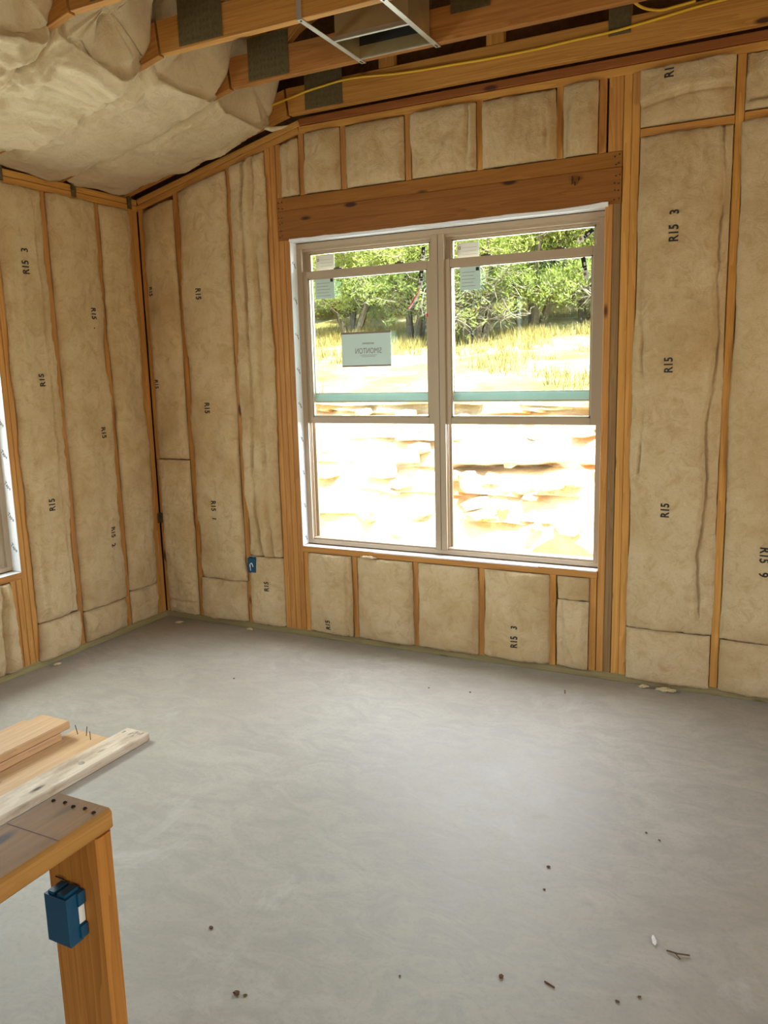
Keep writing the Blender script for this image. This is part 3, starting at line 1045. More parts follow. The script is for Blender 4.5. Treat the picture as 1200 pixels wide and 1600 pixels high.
# ------------------------------------------------------------------ windows
def sash(parent, name, x0, x1, z0, z1, ya, yb, st, rb, rt, P=None):
    """Four bars and a pane; st stile width, rb / rt bottom and top rail."""
    mb = MB()
    mb.box(x0, x0 + st, ya, yb, z0, z1, 0.003)
    mb.box(x1 - st, x1, ya, yb, z0, z1, 0.003)
    mb.box(x0 + st, x1 - st, ya, yb, z0, z0 + rb, 0.003)
    mb.box(x0 + st, x1 - st, ya, yb, z1 - rt, z1, 0.003)
    yc = (ya + yb) / 2
    # glazing beads
    for (a, b, c, d) in ((x0 + st, x0 + st + 0.008, z0 + rb, z1 - rt), (x1 - st - 0.008, x1 - st, z0 + rb, z1 - rt), (x0 + st, x1 - st, z0 + rb, z0 + rb + 0.008), (x0 + st, x1 - st, z1 - rt - 0.008, z1 - rt)):
        mb.box(a, b, yc - 0.008, yc + 0.008, c, d)
    if P:
        mb.v = [P(*q) for q in mb.v]
    o = mb.build(name, 'vinyl', parent)
    g = MB().box(x0 + st + 0.002, x1 - st - 0.002, yc - 0.002, yc + 0.002, z0 + rb + 0.002, z1 - rt - 0.002)
    if P:
        g.v = [P(*q) for q in g.v]
    g.build('pane', 'glass', o)
    return o


def window(name, label, xa, xb, units, P=None, open_=True):
    """Single-hung window units side by side in an opening; P turns (x, y, z) into world coordinates."""
    w = tag(empty(name, (P(xa, 0.06, WZ0) if P else (xa, 0.06, WZ0))), label, kind='structure')

    def bld(mb, nm, mat='vinyl'):
        if P:
            mb.v = [P(*q) for q in mb.v]
        return mb.build(nm, mat, w)
    ya, yb = 0.060, 0.138
    zb, zt = WZ0 + 0.004, WZ1 - 0.004
    bld(MB().box(xa + 0.002, xb - 0.002, ya, yb, zt - 0.030, zt, 0.003).box(xa + 0.03, xb - 0.03, ya + 0.012, yb - 0.01, zt - 0.044, zt - 0.030).box(xa + 0.03, xb - 0.03, ya + 0.034, yb - 0.02, zt - 0.054, zt - 0.044), 'head_frame')
    bld(MB().box(xa + 0.002, xb - 0.002, ya, yb, zb, zb + 0.026, 0.003).box(xa + 0.03, xb - 0.03, ya + 0.010, yb, zb + 0.026, zb + 0.036), 'sill_frame')
    wu = (xb - xa) / units
    for i in range(units):
        u0, u1 = xa + wu * i, xa + wu * (i + 1)
        for sg, e in ((1, u0 + 0.002), (-1, u1 - 0.002)):
            mb = MB()

            def bx(a, b, c, d):
                p, q = e + sg * a, e + sg * b
                mb.box(min(p, q), max(p, q), c, d, zb + 0.026, zt - 0.030)
            bx(0, 0.034, ya, ya + 0.012)
            bx(0, 0.022, ya + 0.012, yb)
            bx(0.022, 0.036, ya + 0.038, ya + 0.043)      # track ribs
            bx(0.022, 0.036, ya + 0.020, ya + 0.0225)
            bx(0.022, 0.044, yb - 0.012, yb)
            bld(mb, 'side_jamb')
        s0, s1 = u0 + 0.026, u1 - 0.026
        up = sash(w, 'upper_sash', s0 + 0.004, s1 - 0.004, 1.468, zt - 0.034, 0.106, 0.126, 0.034, 0.050, 0.022, P)
        if open_:
            lo = sash(w, 'raised_sash', s0, s1, 1.346, 2.240, 0.068, 0.094, 0.042, 0.038, 0.042, P)
            # added bar over the fixed sash rail; colour lightened for shade, tinted like glass
            bld(MB().box(s0 + 0.04, s1 - 0.04, 0.0965, 0.105, 1.478, 1.520), 'rail_tint_bar', 'rail_tint')
            for xx in (s0 + 0.22, s1 - 0.24):        # finger latches on the top rail
                mb = MB().box(xx, xx + 0.055, 0.072, 0.088, 2.240, 2.247, 0.002)
                mb.box(xx + 0.014, xx + 0.04, 0.074, 0.086, 2.247, 2.252)
                if P:
                    mb.v = [P(*q) for q in mb.v]
                mb.build('sash_latch', 'gusset', lo)
        else:
            sash(w, 'lower_sash', s0, s1, zb + 0.036, 1.50, 0.072, 0.098, 0.042, 0.042, 0.042, P)
    return w


w1 = window('window_1', 'twin white vinyl window with both lower sashes raised', WX0, WX1, 2)
PL = lambda x, y, z: (-y, -x, z)      # local x runs along -y of the left wall
w2 = window('window_2', 'white vinyl side window cut by the photo edge', -LY0, -LY1, 1, PL, open_=False)

# flashing tape round the openings
mb = MB()
mb.box(WX0 - 0.001, WX0 + 0.0025, -0.003, 0.062, WZ0 + 0.004, WZ1 - 0.002)
jt = mb.build('jamb_tape', 'tape', w1)
for i in range(9):
    z = 2.28 - i * 0.205

    def place(a, c, z=z):
        ca, sa = math.cos(0.9), math.sin(0.9)
        return (WX0 + 0.0032, 0.030 + (a * ca - c * sa) * 0.9, z - (a * sa + c * ca))
    lettering('Tape', 0.026, place, 'ink', jt, 'tape_print', 0.008)
mb = MB()
n = 60
for i in range(n + 1):
    x = WX0 - 0.002 + (WX1 + 0.02 - WX0) * i / n
    d = 0.004 * N3((x * 9, 2.2, 0.1)) + 0.0015 * N3((x * 30, 0.2, 0.1)) + (0.008 * sstep(2.8, 2.94, x))
    for (y, z) in ((0.062, WZ1 - 0.001), (-0.006 - abs(d) * 0.6, WZ1 - 0.001 + d * 0.4), (-0.008 - abs(d) * 0.6, WZ1 + 0.014 + d), (-0.0055, WZ1 + 0.016 + d), (-0.004, WZ1 + 0.005)):
        mb.v.append((x, y, z))
for i in range(n):
    for k in range(4):
        a = i * 5 + k
        mb.f.append((a, a + 1, a + 6, a + 5))
mb.build('head_tape', 'tape', w1)
MB().box(WX0, WX1 - 0.002, -0.0075, 0.062, 0.5880, 0.5895).box(WX1 - 0.10, WX1 - 0.004, -0.012, -0.0075, 0.586, 0.592).box(WX0 + 0.5, WX0 + 1.5, -0.0095, -0.007, 0.583, 0.5895).build('sill_tape', 'tape', w1)
mb = MB().box(-0.062, 0.003, LY0 - 0.0025, LY0 + 0.001, WZ0 + 0.002, WZ1)
jt = mb.build('jamb_tape', 'tape', w2)
for i in range(10):
    z = 2.3 - i * 0.175

    def place(a, c, z=z):
        ca, sa = math.cos(-0.75), math.sin(-0.75)
        return (-0.030 + (a * ca - c * sa), LY0 - 0.0032, z + (a * sa + c * ca))
    lettering('Tape', 0.030, place, 'ink', jt, 'tape_print', 0.008)
MB().box(-0.062, 0.0075, LY1, LY0 - 0.002, 0.5880, 0.5895).build('sill_tape', 'tape', w2)

# stickers on the panes
def sticker(parts, x0, x1, z0, z1, y, mat, nm='sticker', label=None):
    o = MB().box(x0, x1, y - 0.0006, y + 0.0006, z0, z1).build(nm, mat, w1)
    if label:
        o['label'] = label
    return o


YI = 0.0780         # room side of the raised panes
YO = 0.1190         # outer side of the fixed panes
st = sticker(None, 1.428, 1.752, 1.682, 1.872, YI, 'paper_teal', 'maker_sticker', 'pale green maker sticker read from behind')
MB().box(1.428, 1.752, YI - 0.0012, YI - 0.0006, 1.866, 1.877).build('sticker_edge', 'ink_soft', st)
MB().box(1.428, 1.752, YI - 0.0012, YI - 0.0006, 1.677, 1.686).build('sticker_edge', 'ink_soft', st)
lettering('SIMONTON', 0.046, lambda a, c: (1.605 - a, YI - 0.0014, 1.768 + c), 'ink_soft', st, 'maker_lettering', -0.002, 0.72)
lettering('windows', 0.022, lambda a, c: (1.605 - a, YI - 0.0014, 1.812 + c), 'ink_soft', st, 'maker_lettering', 0.0)
for i, (a, b, z) in enumerate(((1.55, 1.66, 1.742), (1.56, 1.65, 1.734))):
    MB().box(a, b, YI - 0.0014, YI - 0.0007, z, z + 0.002).build('print_line', 'ink_soft', st)
for (xa, xb, za, zb) in ((1.262, 1.392, 2.078, 2.196), (2.178, 2.296, 2.070, 2.192)):
    st = sticker(None, xa, xb, za, zb, YI, 'paper_teal', 'glass_label')
    for i in range(5):
        MB().box(xa + 0.012, xb - 0.03 - 0.01 * (i % 2), YI - 0.0012, YI - 0.0006, zb - 0.03 - i * 0.018, zb - 0.028 - i * 0.018).build('print_line', 'ink_soft', st)
    MB().box(xb - 0.026, xb - 0.008, YI - 0.0012, YI - 0.0006, zb - 0.024, zb - 0.006).build('print_square', 'black', st)
for (xa, xb, za, zb) in ((1.252, 1.376, 2.244, 2.330), (2.150, 2.276, 2.240, 2.322)):
    st = sticker(None, xa, xb, za, zb, 0.1130, 'paper', 'paper_label')
    for (a, b, c, d) in ((0.008, 0.020, 0.018, 0.0205), (0.008, 0.020, 0.030, 0.0325), (0.008, 0.0105, 0.018, 0.0325), (0.018, 0.0205, 0.018, 0.0325)):
        MB().box(xa + a, xa + b, 0.1120, 0.1125, zb - d, zb - c).build('print_mark', 'ink', st)
    for i in range(3):
        MB().box(xa + 0.03, xb - 0.012, 0.1120, 0.1125, zb - 0.026 - i * 0.018, zb - 0.025 - i * 0.018).build('print_line', 'ink_soft', st)


def slip(x, z, ang, y, L=0.085, W=0.022):
    """Narrow slip, black end and white end with print blocks."""
    c, s = math.cos(ang), math.sin(ang)

    def rect(a0, a1, b0, b1, yy, nm, mat, par):
        mb = MB()
        for q in (yy, yy + 0.0006):
            for a, b in ((a0, b0), (a1, b0), (a1, b1), (a0, b1)):
                mb.v.append((x + a * c - b * s, q, z + a * s + b * c))
        mb.f += [(0, 1, 2, 3), (7, 6, 5, 4), (0, 4, 5, 1), (1, 5, 6, 2), (2, 6, 7, 3), (3, 7, 4, 0)]
        return mb.build(nm, mat, par)
    o = rect(-L / 2, L / 2, -W / 2, W / 2, y, 'glass_slip', 'paper', w1)
    rect(0.0, L / 2, -W / 2, W / 2, y - 0.0008, 'print_block', 'black', o)
    rect(-L * 0.12, -L * 0.02, -W / 2, W * 0.2, y - 0.0008, 'print_block', 'black', o)
    rect(-L * 0.36, -L * 0.22, -W * 0.1, W / 2, y - 0.0008, 'print_block', 'ink_soft', o)
    rect(L * 0.1, L * 0.26, -W * 0.3, W * 0.1, y - 0.0014, 'print_block', 'paper', o)


slip(1.948, 2.286, math.radians(86), 0.112, 0.072)
slip(1.947, 2.150, math.radians(84), YI, 0.105, 0.024)
slip(2.846, 2.298, math.radians(36), 0.112, 0.095, 0.021)
slip(2.853, 2.138, math.radians(100), YI, 0.105, 0.022)
# red and white ribbon hanging from the slip
rb = wavy([(1.935, YI - 0.004, 2.098), (1.925, YI - 0.010, 2.070), (1.900, YI - 0.008, 2.035), (1.878, YI - 0.010, 2.005), (1.862, YI - 0.006, 1.992)], 20, 0.002)
for nm, mt, dx in (('red_ribbon', 'red', 0.0), ('white_ribbon', 'white', 0.008)):
    mb = MB()
    for i, p in enumerate(rb):
        wv = 0.006 + 0.003 * N3((i * 0.4, dx * 90, 1.0))
        tw = math.sin(i * 0.55 + dx * 60) * 0.004
        mb.v += [(p.x + dx, p.y + tw, p.z), (p.x + dx + wv, p.y - tw, p.z - 0.004), (p.x + dx + wv, p.y - tw + 0.0008, p.z - 0.004), (p.x + dx, p.y + tw + 0.0008, p.z)]
    for i in range(len(rb) - 1):
        for k in range(4):
            a, b_ = i * 4 + k, i * 4 + (k + 1) % 4
            mb.f.append((a, b_, b_ + 4, a + 4))
    mb.build(nm, mt, w1)
MB().tube([(1.975, YI - 0.003, 1.958), (1.985, YI - 0.006, 1.948), (1.995, YI - 0.004, 1.938)], [0.003, 0.008, 0.004], 6).build('red_ribbon', 'red', w1)

# ------------------------------------------------------------------ electrical boxes
def outlet_box(label, origin, ax, out, mat='blue_plastic', sx=0.058, sy=0.075, sz=0.098):
    """Nail-on box: origin = lower corner, ax = width direction, out = depth direction."""
    e = tag(empty('outlet_box', origin), label, 'electrical box')
    O, A, B, Z = Vector(origin), Vector(ax), Vector(out), Vector((0, 0, 1))

    def part(nm, boxes, mt=mat):
        mb = MB()
        for q in boxes:
            mb.box(*q)
        mb.v = [tuple(O + A * a + B * b + Z * c) for a, b, c in mb.v]
        return mb.build(nm, mt, e)
    w = 0.003
    part('shell', [(0, sx, 0, w, 0, sz), (0, w, w, sy, 0, sz), (sx - w, sx, w, sy, 0, sz), (w, sx - w, w, sy, 0, w), (w, sx - w, w, sy, sz - w, sz)])
    part('rib', [(sx * 0.12, sx * 0.40, 0.004, sy - 0.004, sz, sz + 0.006)])
    part('rib', [(sx * 0.55, sx * 0.88, 0.004, sy - 0.004, sz, sz + 0.006)])
    for i in range(4):
        part('rib', [(sx * (0.08 + 0.24 * i), sx * (0.20 + 0.24 * i), 0.006, sy - 0.004, -0.007, 0)])
    return e, part


e, part = outlet_box('small blue outlet box with a wire tail on the stud left of the window', (0.7435, -0.040, 0.392), (1, 0, 0), (0, 1, 0), sx=0.060, sz=0.092)
# the room side is open: a dark cavity face with the coiled white wire
part('cavity', [(0.004, 0.056, -0.0005, 0.0, 0.004, 0.088)], 'blue_plastic')
MB().tube(wavy([(0.765, -0.041, 0.405), (0.772, -0.052, 0.425), (0.768, -0.050, 0.445), (0.782, -0.050, 0.455), (0.785, -0.041, 0.43)], 20, 0), 0.0028, 6).build('wire', 'white', e, smooth=True)

# ------------------------------------------------------------------ half wall in the foreground
HX1, HX0, HYE, HZ = 2.748, 2.608, -3.176, 0.870
hw = tag(empty('half_wall_frame', ((HX0 + HX1) / 2, HYE, 0)), 'open lumber half wall frame with a flat cap in the foreground', 'half wall')
board('cap_plate', ((HX0 + HX1) / 2, HYE, HZ - 0.021), ((HX0 + HX1) / 2, -5.8, HZ - 0.021), (1, 0, 0), 0.140, 0.042, 'cap', hw, 0.006)
board('end_post', ((HX0 + HX1) / 2, HYE - 0.022, 0.041), ((HX0 + HX1) / 2, HYE - 0.022, HZ - 0.042), (1, 0, 0), 0.139, SW, 'post', hw, 0.004)
for y in (-4.55, -5.15, -5.75):
    board('stud', ((HX0 + HX1) / 2, y, 0.041), ((HX0 + HX1) / 2, y, HZ - 0.042), (1, 0, 0), 0.139, SW, 'post', hw, 0.004)
board('bottom_plate', ((HX0 + HX1) / 2, HYE - 0.003, 0.020), ((HX0 + HX1) / 2, -5.8, 0.020), (1, 0, 0), 0.139, 0.040, 'treated', hw, 0.004)
for i in range(5):
    x = HX0 + 0.018 + i * 0.026
    yy = HYE - 0.026 + 0.004 * (i % 2)
    MB().tube([(x, yy, HZ - 0.001), (x + 0.001, yy, HZ + 0.001)], 0.0042, 7).build('nail_head', 'nail', hw)
MB().box(HX0 + 0.004, HX1 - 0.004, HYE - 0.118, HYE - 0.1165, HZ - 0.0005, HZ + 0.0004).build('pencil_line', 'ink_soft', hw)
BY = HYE - 0.0415      # face of the post turned to the viewer
e, part = outlet_box('blue plastic outlet box nailed to the foreground post', (2.645, BY - 0.0415, 0.622), (1, 0, 0), (0, 1, 0), sx=0.056, sy=0.040, sz=0.096)
part('paper_tag', [(0.0562, 0.0568, 0.026, 0.040, 0.032, 0.066)], 'paper')
part('nail', [(-0.010, 0.012, 0.036, 0.038, 0.104, 0.106)], 'nail')
part('clamp', [(0.056, 0.061, 0.024, 0.040, 0.004, 0.028)])
part('clamp', [(0.056, 0.061, 0.024, 0.040, 0.070, 0.096)])

# ------------------------------------------------------------------ loose boards on the floor
def loose_board(name, label, x, yfar, z, w, th, L, mat, ang=0.0, group='loose boards on the floor', ch=0.005):
    d = Vector((math.sin(ang), -math.cos(ang), 0))
    e = Vector((x, yfar, z + th / 2))
    side = Vector((math.cos(ang), math.sin(ang), 0))
    o = board(name, e, e + d * L, side, w, th, mat, None, ch)
    return tag(o, label, 'board', group)


ob = loose_board('weathered_board', 'old weathered white board, nearest the half wall, with a dark knot', 1.196, -1.556, 0.0, 0.140, 0.038, 2.4, 'old_white', -0.012)
MB().tube([(1.205, -1.90, 0.0375), (1.205, -1.90, 0.0392)], 0.014, 10).build('knot', 'bark', ob)
MB().tube([(1.178, -1.898, 0.0375), (1.178, -1.898, 0.0390)], 0.006, 8).build('knot', 'bark', ob)
for i in range(7):
    xx, yy = 1.14 + rng.random() * 0.11, -1.575 - rng.random() * 0.05
    MB().box(xx, xx + 0.004 + rng.random() * 0.008, yy, yy + 0.012 + rng.random() * 0.02, 0.0376, 0.0388).build('chip', 'bark', ob)
sc_ = loose_board('scrap_panel', 'pale scrap panel with nails sticking up, between weathered board and stacked planks', 1.000, -1.640, 0.0, 0.235, 0.019, 2.2, 'plank', -0.01, ch=0.002)
for (x, y, h, lx) in ((0.935, -1.672, 0.045, -0.012), (0.985, -1.668, 0.048, 0.010), (1.035, -1.690, 0.042, 0.0)):
    MB().tube([(x, y, 0.018), (x + lx, y, 0.018 + h)], 0.0018, 5).build('nail', 'nail', sc_)
loose_board('pink_plank', 'lower of the two stacked pinkish planks', 0.850, -1.752, 0.0195, 0.140, 0.036, 2.2, 'plank', 0.004)
loose_board('pink_plank', 'upper of the two stacked pinkish planks, its end projecting further', 0.8275, -1.700, 0.0565, 0.185, 0.038, 2.2, 'plank', -0.006)
loose_board('pink_plank', 'pinkish plank lying flat behind the stacked pair', 0.655, -1.690, 0.0, 0.12, 0.038, 2.2, 'plank', -0.004)

# ------------------------------------------------------------------ small litter on the slab
def crumb(name, label, x, y, r, mat, seed, flat=0.6, long=1.0, ang=0.0, cat='debris', group=None):
    bm = bmesh.new()
    bmesh.ops.create_icosphere(bm, subdivisions=(4 if mat == 'fluff' else 2), radius=1.0)
    ca, sa = math.cos(ang), math.sin(ang)
    mb = MB()
    bm.verts.ensure_lookup_table()
    zs = []
    for v in bm.verts:
        k = 1 + 0.45 * N3((v.co.x * 1.7 + seed, v.co.y * 1.7, v.co.z * 1.7)) + (0.5 * N3((v.co.x * 4.5 + seed, v.co.y * 4.5, v.co.z * 4.5)) if mat == 'fluff' else 0)
        a, b_, c_ = v.co.x * r * long * k, v.co.y * r * k, v.co.z * r * flat * k
        mb.v.append((x + a * ca - b_ * sa, y + a * sa + b_ * ca, c_))
        zs.append(c_)
    mz = min(zs)
    mb.v = [(a, b_, c_ - mz) for a, b_, c_ in mb.v]
    mb.f = [tuple(v.index for v in f.verts) for f in bm.faces]
    bm.free()
    return tag(mb.build(name, mat, None, smooth=(mat == 'fluff')), label, cat, group)


crumb('wood_chip', 'pale wood splinter on the floor near the twig', 3.562, -1.964, 0.006, 'paper', 1, 0.6, 3.6, 1.9)
tw = MB().tube([(3.600, -1.990, 0.003), (3.630, -1.995, 0.006), (3.662, -1.985, 0.004)], 0.0022, 5).tube([(3.622, -1.993, 0.005), (3.640, -2.012, 0.004)], 0.0018, 5).build('twig', 'debris', None)
tag(tw, 'tiny forked twig on the slab, right foreground', 'twig')
tag(MB().tube([(3.318, -2.252, 0.0025), (3.348, -2.262, 0.0025)], 0.0024, 5).build('wood_splinter', 'debris', None), 'short dark splinter on the slab near the bottom edge', 'debris')
tag(MB().tube([(2.86, -0.235, 0.0025), (2.87, -0.275, 0.0025)], 0.003, 5).build('wood_splinter', 'debris', None), 'thin dark splinter on the floor under the window', 'debris')
CR = [(3.189, -1.742, .007, 'dirt crumb in the middle of the right floor, farther of a pair'),
      (3.208, -1.864, .005, 'dirt crumb in the middle of the right floor, nearer of a pair'),
      (3.205, -2.285, .009, 'brown dirt crumb left of the short dark splinter'),
      (2.343, -2.462, .008, 'dark dirt crumb to the right of the foreground post'),
      (2.576, -2.645, .010, 'larger of two touching crumbs near the bottom edge, right of the post'),
      (2.600, -2.640, .006, 'smaller of two touching crumbs near the bottom edge, right of the post'),
      (3.450, -1.400, .005, 'tiny crumb on the right floor, farther of a close pair'),
      (3.500, -1.430, .005, 'tiny crumb on the right floor, nearer of a close pair'),
      (3.510, -2.240, .006, 'small crumb below the forked twig, left one'),
      (3.560, -2.200, .005, 'small crumb below the forked twig, right one'),
      (2.950, -2.400, .004, 'lone tiny crumb at the bottom centre of the floor'),
      (2.420, -0.450, .006, 'crumb on the floor below the window, right one'),
      (2.200, -0.480, .005, 'crumb on the floor below the window, left one'),
      (1.160, -0.780, .006, 'single crumb on the floor in front of the outlet box')]
for i, (x, y, r, lb) in enumerate(CR):
    crumb('dirt_crumb', lb, x, y, r * 0.75, 'debris', i * 3.1, 0.5, 1.3, i * 0.8, group='dirt crumbs on the slab')
crumb('insulation_scrap', 'torn insulation scrap on the floor below the right filler batt', 3.33, -0.050, 0.018, 'fluff', 4.1, 0.45, 2.2, 0.1)
crumb('insulation_scrap', 'second insulation scrap beside the bottom plate, right of the window', 3.22, -0.040, 0.014, 'fluff', 8.1, 0.5, 1.6, 0.4)
crumb('insulation_scrap', 'insulation scrap on the floor in the wall corner', 0.19, -0.10, 0.014, 'fluff', 5.5, 0.4, 1.8, 0.9)
crumb('insulation_scrap', 'insulation scrap on the floor below the outlet box', 0.735, -0.040, 0.012, 'fluff', 6.6, 0.5, 1.8, 0.0)
crumb('insulation_scrap', 'insulation scrap on the floor at the foot of the left wall', 0.06, -1.02, 0.012, 'fluff', 7.7, 0.5, 1.8, 1.3)
crumb('insulation_scrap', 'insulation fluff caught on the window sill plate', 1.62, -0.024, 0.016, 'fluff', 9.9, 0.5, 2.6, 0.0).location.z += 0.548

# ------------------------------------------------------------------ outside: pad, rock bank, hillside
def hill(x, y):
    if y < 6.0:
        z = -0.30 - 0.09 * max(0, y)
        z += 0.35 * sstep(2.6, 0.6, abs(x - 1.7)) * sstep(4.2, 5.8, y) * 0.6
        return z + 0.05 * N3((x * 0.7, y * 0.7, 3.0))
    z = 1.12 + 0.135 * (y - 6.0) + 0.10 * max(0.0, y - 16) ** 1.15 * 0.9
    return z + 0.14 * N3((x * 0.45, y * 0.45, 1.0)) + 0.05 * N3((x * 1.7, y * 1.7, 2.0))


mb = MB()
xs = [-34 + 0.5 * i for i in range(110)]
ys = [-9 + 1.0 * i for i in range(10)] + [0.6 + 0.4 * i for i in range(14)]
for y in ys:
    for x in xs:
        mb.v.append((x, y, hill(x, min(y, 5.9)) if y > 0 else -0.3))
nx = len(xs)
for j in range(len(ys) - 1):
    for i in range(nx - 1):
        if ys[j + 1] <= 0.2 and -0.5 < xs[i] < 6.6 and False:
            continue
        a = j * nx + i
        mb.f.append((a, a + 1, a + nx + 1, a + nx))
tag(mb.build('ground_pad', 'ground', None, (0, 0, 0), True), 'pale bare ground between house and rock bank', kind='structure')
mb = MB()
ys = [6.15 + 0.22 * i for i in range(60)] + [19.4 + 0.9 * i for i in range(40)]
xs = [-40 + 0.4 * i for i in range(140)]
nx = len(xs)
for y in ys:
    for x in xs:
        mb.v.append((x, y, hill(x, y)))
for j in range(len(ys) - 1):
    for i in range(nx - 1):
        a = j * nx + i
        mb.f.append((a, a + 1, a + nx + 1, a + nx))
tag(mb.build('ground_hillside', 'ground', None, (0, 0, 0), True), 'sunlit hillside of dry grass and limestone rising behind the house', kind='structure')
# rock bank: layered face with ledges and one deep crevice
mb = MB()
NX, NZ = 330, 64
for j in range(NZ + 1):
    q = j / NZ
    for i in range(NX + 1):
        x = -15 + 24 * i / NX
        zt = hill(x, 6.3) + 0.02
        z = -1.0 + (zt + 1.0) * q
        y = 5.35 + 0.95 * q ** 1.2
        lay = z * 2.9 + 0.5 * N3((x * 0.35, 0.4, 0.7))
        fl_ = math.floor(lay)
        fr = lay - fl_
        y += 0.20 * N3((fl_ * 7.7, x * 0.8, 2.0)) + 0.06 * sstep(0.75, 1.0, fr) - 0.10 * N3((x * 2.2, z * 3.5, 5.0)) + 0.05 * N3((x * 6, z * 9, 5.0))
        cell = N3((math.floor(x * 1.9 + fl_ * 0.6) * 3.3, fl_ * 5.1, 8.0))
        y += 0.16 * cell
        cz_ = 0.34 + 0.05 * (x - 0.4) + 0.04 * N3((x * 3, 1.0, 1.0))
        cr = sstep(-0.45, -0.1, x) * sstep(1.35, 1.05, x)
        y += 0.42 * cr * math.exp(-((z - cz_) / 0.06) ** 2) - 0.10 * cr * sstep(cz_ - 0.05, cz_ + 0.10, z) * sstep(cz_ + 0.5, cz_ + 0.2, z)
        if j == NZ:
            y = 6.45
        mb.v.append((x, y, z))
for j in range(NZ):
    for i in range(NX):
        a = j * (NX + 1) + i
        mb.f.append((a, a + 1, a + NX + 2, a + NX + 1))
bank = tag(mb.build('rock_bank', 'rock', None, (0, 0, 0)), 'sun-bleached layered limestone bank cut behind the house', kind='structure')
# loose blocks on the bank, each its own piece
def rock_mesh(seed):
    bm = bmesh.new()
    bmesh.ops.create_icosphere(bm, subdivisions=1, radius=1.0)
    for v in bm.verts:
        c = v.co
        c.x = math.copysign(abs(c.x) ** 0.6, c.x)
        c.y = math.copysign(abs(c.y) ** 0.6, c.y)
        c.z = math.copysign(abs(c.z) ** 0.6, c.z)
        v.co *= 1 + 0.3 * N3((c.x * 1.3 + seed, c.y * 1.3, c.z * 1.3))
    me = bpy.data.meshes.new('stone')
    bm.to_mesh(me)
    bm.free()
    me.materials.append(M['rock'])
    return me


rocks = [rock_mesh(i * 4.7) for i in range(5)]
for i in range(64):
    x = rng.uniform(-4.5, 2.6) if i > 16 else rng.uniform(-0.2, 1.3)
    q = rng.random()
    z = -0.85 + 1.9 * q if i > 16 else rng.uniform(-0.25, 0.25)
    y = 5.32 + 0.95 * ((z + 1) / 2.1) ** 1.2 - 0.04
    o = bpy.data.objects.new('stone', rocks[i % 5])
    COL.objects.link(o)
    r = rng.uniform(0.05, 0.15)
    o.location = (x, y, z)
    o.scale = (r * rng.uniform(1.1, 2.2), r * 1.1, r * rng.uniform(0.45, 0.8))
    o.rotation_euler = (rng.uniform(-.2, .2), rng.uniform(-.25, .25), rng.uniform(0, 6))
    attach(o, bank)
# dirt pile low at the right
mb = MB()
n = 26
for j in range(n + 1):
    for i in range(n + 1):
        a, b_ = -1 + 2 * i / n, -1 + 2 * j / n
        r = math.hypot(a, b_)
        mb.v.append((1.62 + a * 1.0, 4.55 + b_ * 0.8, -0.86 + 0.62 * math.exp(-(r * 1.7) ** 2) + 0.07 * N3((a * 4, b_ * 4, 1.0)) + 0.03 * N3((a * 13, b_ * 13, 1.0))))
for j in range(n):
    for i in range(n):
        a = j * (n + 1) + i
        mb.f.append((a, a + 1, a + n + 2, a + n + 1))
M['dirt'] = plain('brown_dirt', srgb(186, 136, 88), 0.95, bump=0.5, bscale=8, var=0.3, spec=0.1)
tag(mb.build('dirt_pile', 'dirt', None), 'low brown dirt pile outside, seen at the window lower right', 'dirt pile')

# dry grass tufts
mb = MB()
gr = random.Random(3)
for i in range(9000):
    y = 6.6 + 13.5 * gr.random() ** 0.75
    x = gr.uniform(-16, 5) - 0.45 * (y - 6)
    if N3((x * 0.5, y * 0.5, 9.0)) < (0.22 if y < 10.5 else -0.02):
        continue
    z = hill(x, y)
    for k in range(7):
        a = gr.random() * 6.28
        h = gr.uniform(0.10, 0.30)
        dx, dy = math.cos(a), math.sin(a)
        w = 0.010
        px, py = x + gr.uniform(-.12, .12), y + gr.uniform(-.12, .12)
        b_ = len(mb.v)
        mb.v += [(px - dy * w, py + dx * w, z - 0.02), (px + dy * w, py - dx * w, z - 0.02), (px + dx * h * 0.6, py + dy * h * 0.6, z + h)]
        mb.f.append((b_, b_ + 1, b_ + 2))
gm = bpy.data.meshes.new('dry_grass')
gm.from_pydata(mb.v, [], mb.f)
gm.materials.append(M['grass'])
go = bpy.data.objects.new('dry_grass', gm)
COL.objects.link(go)
tag(go, 'sunlit dry yellow grass on the slope behind the house', 'grass', kind='stuff')

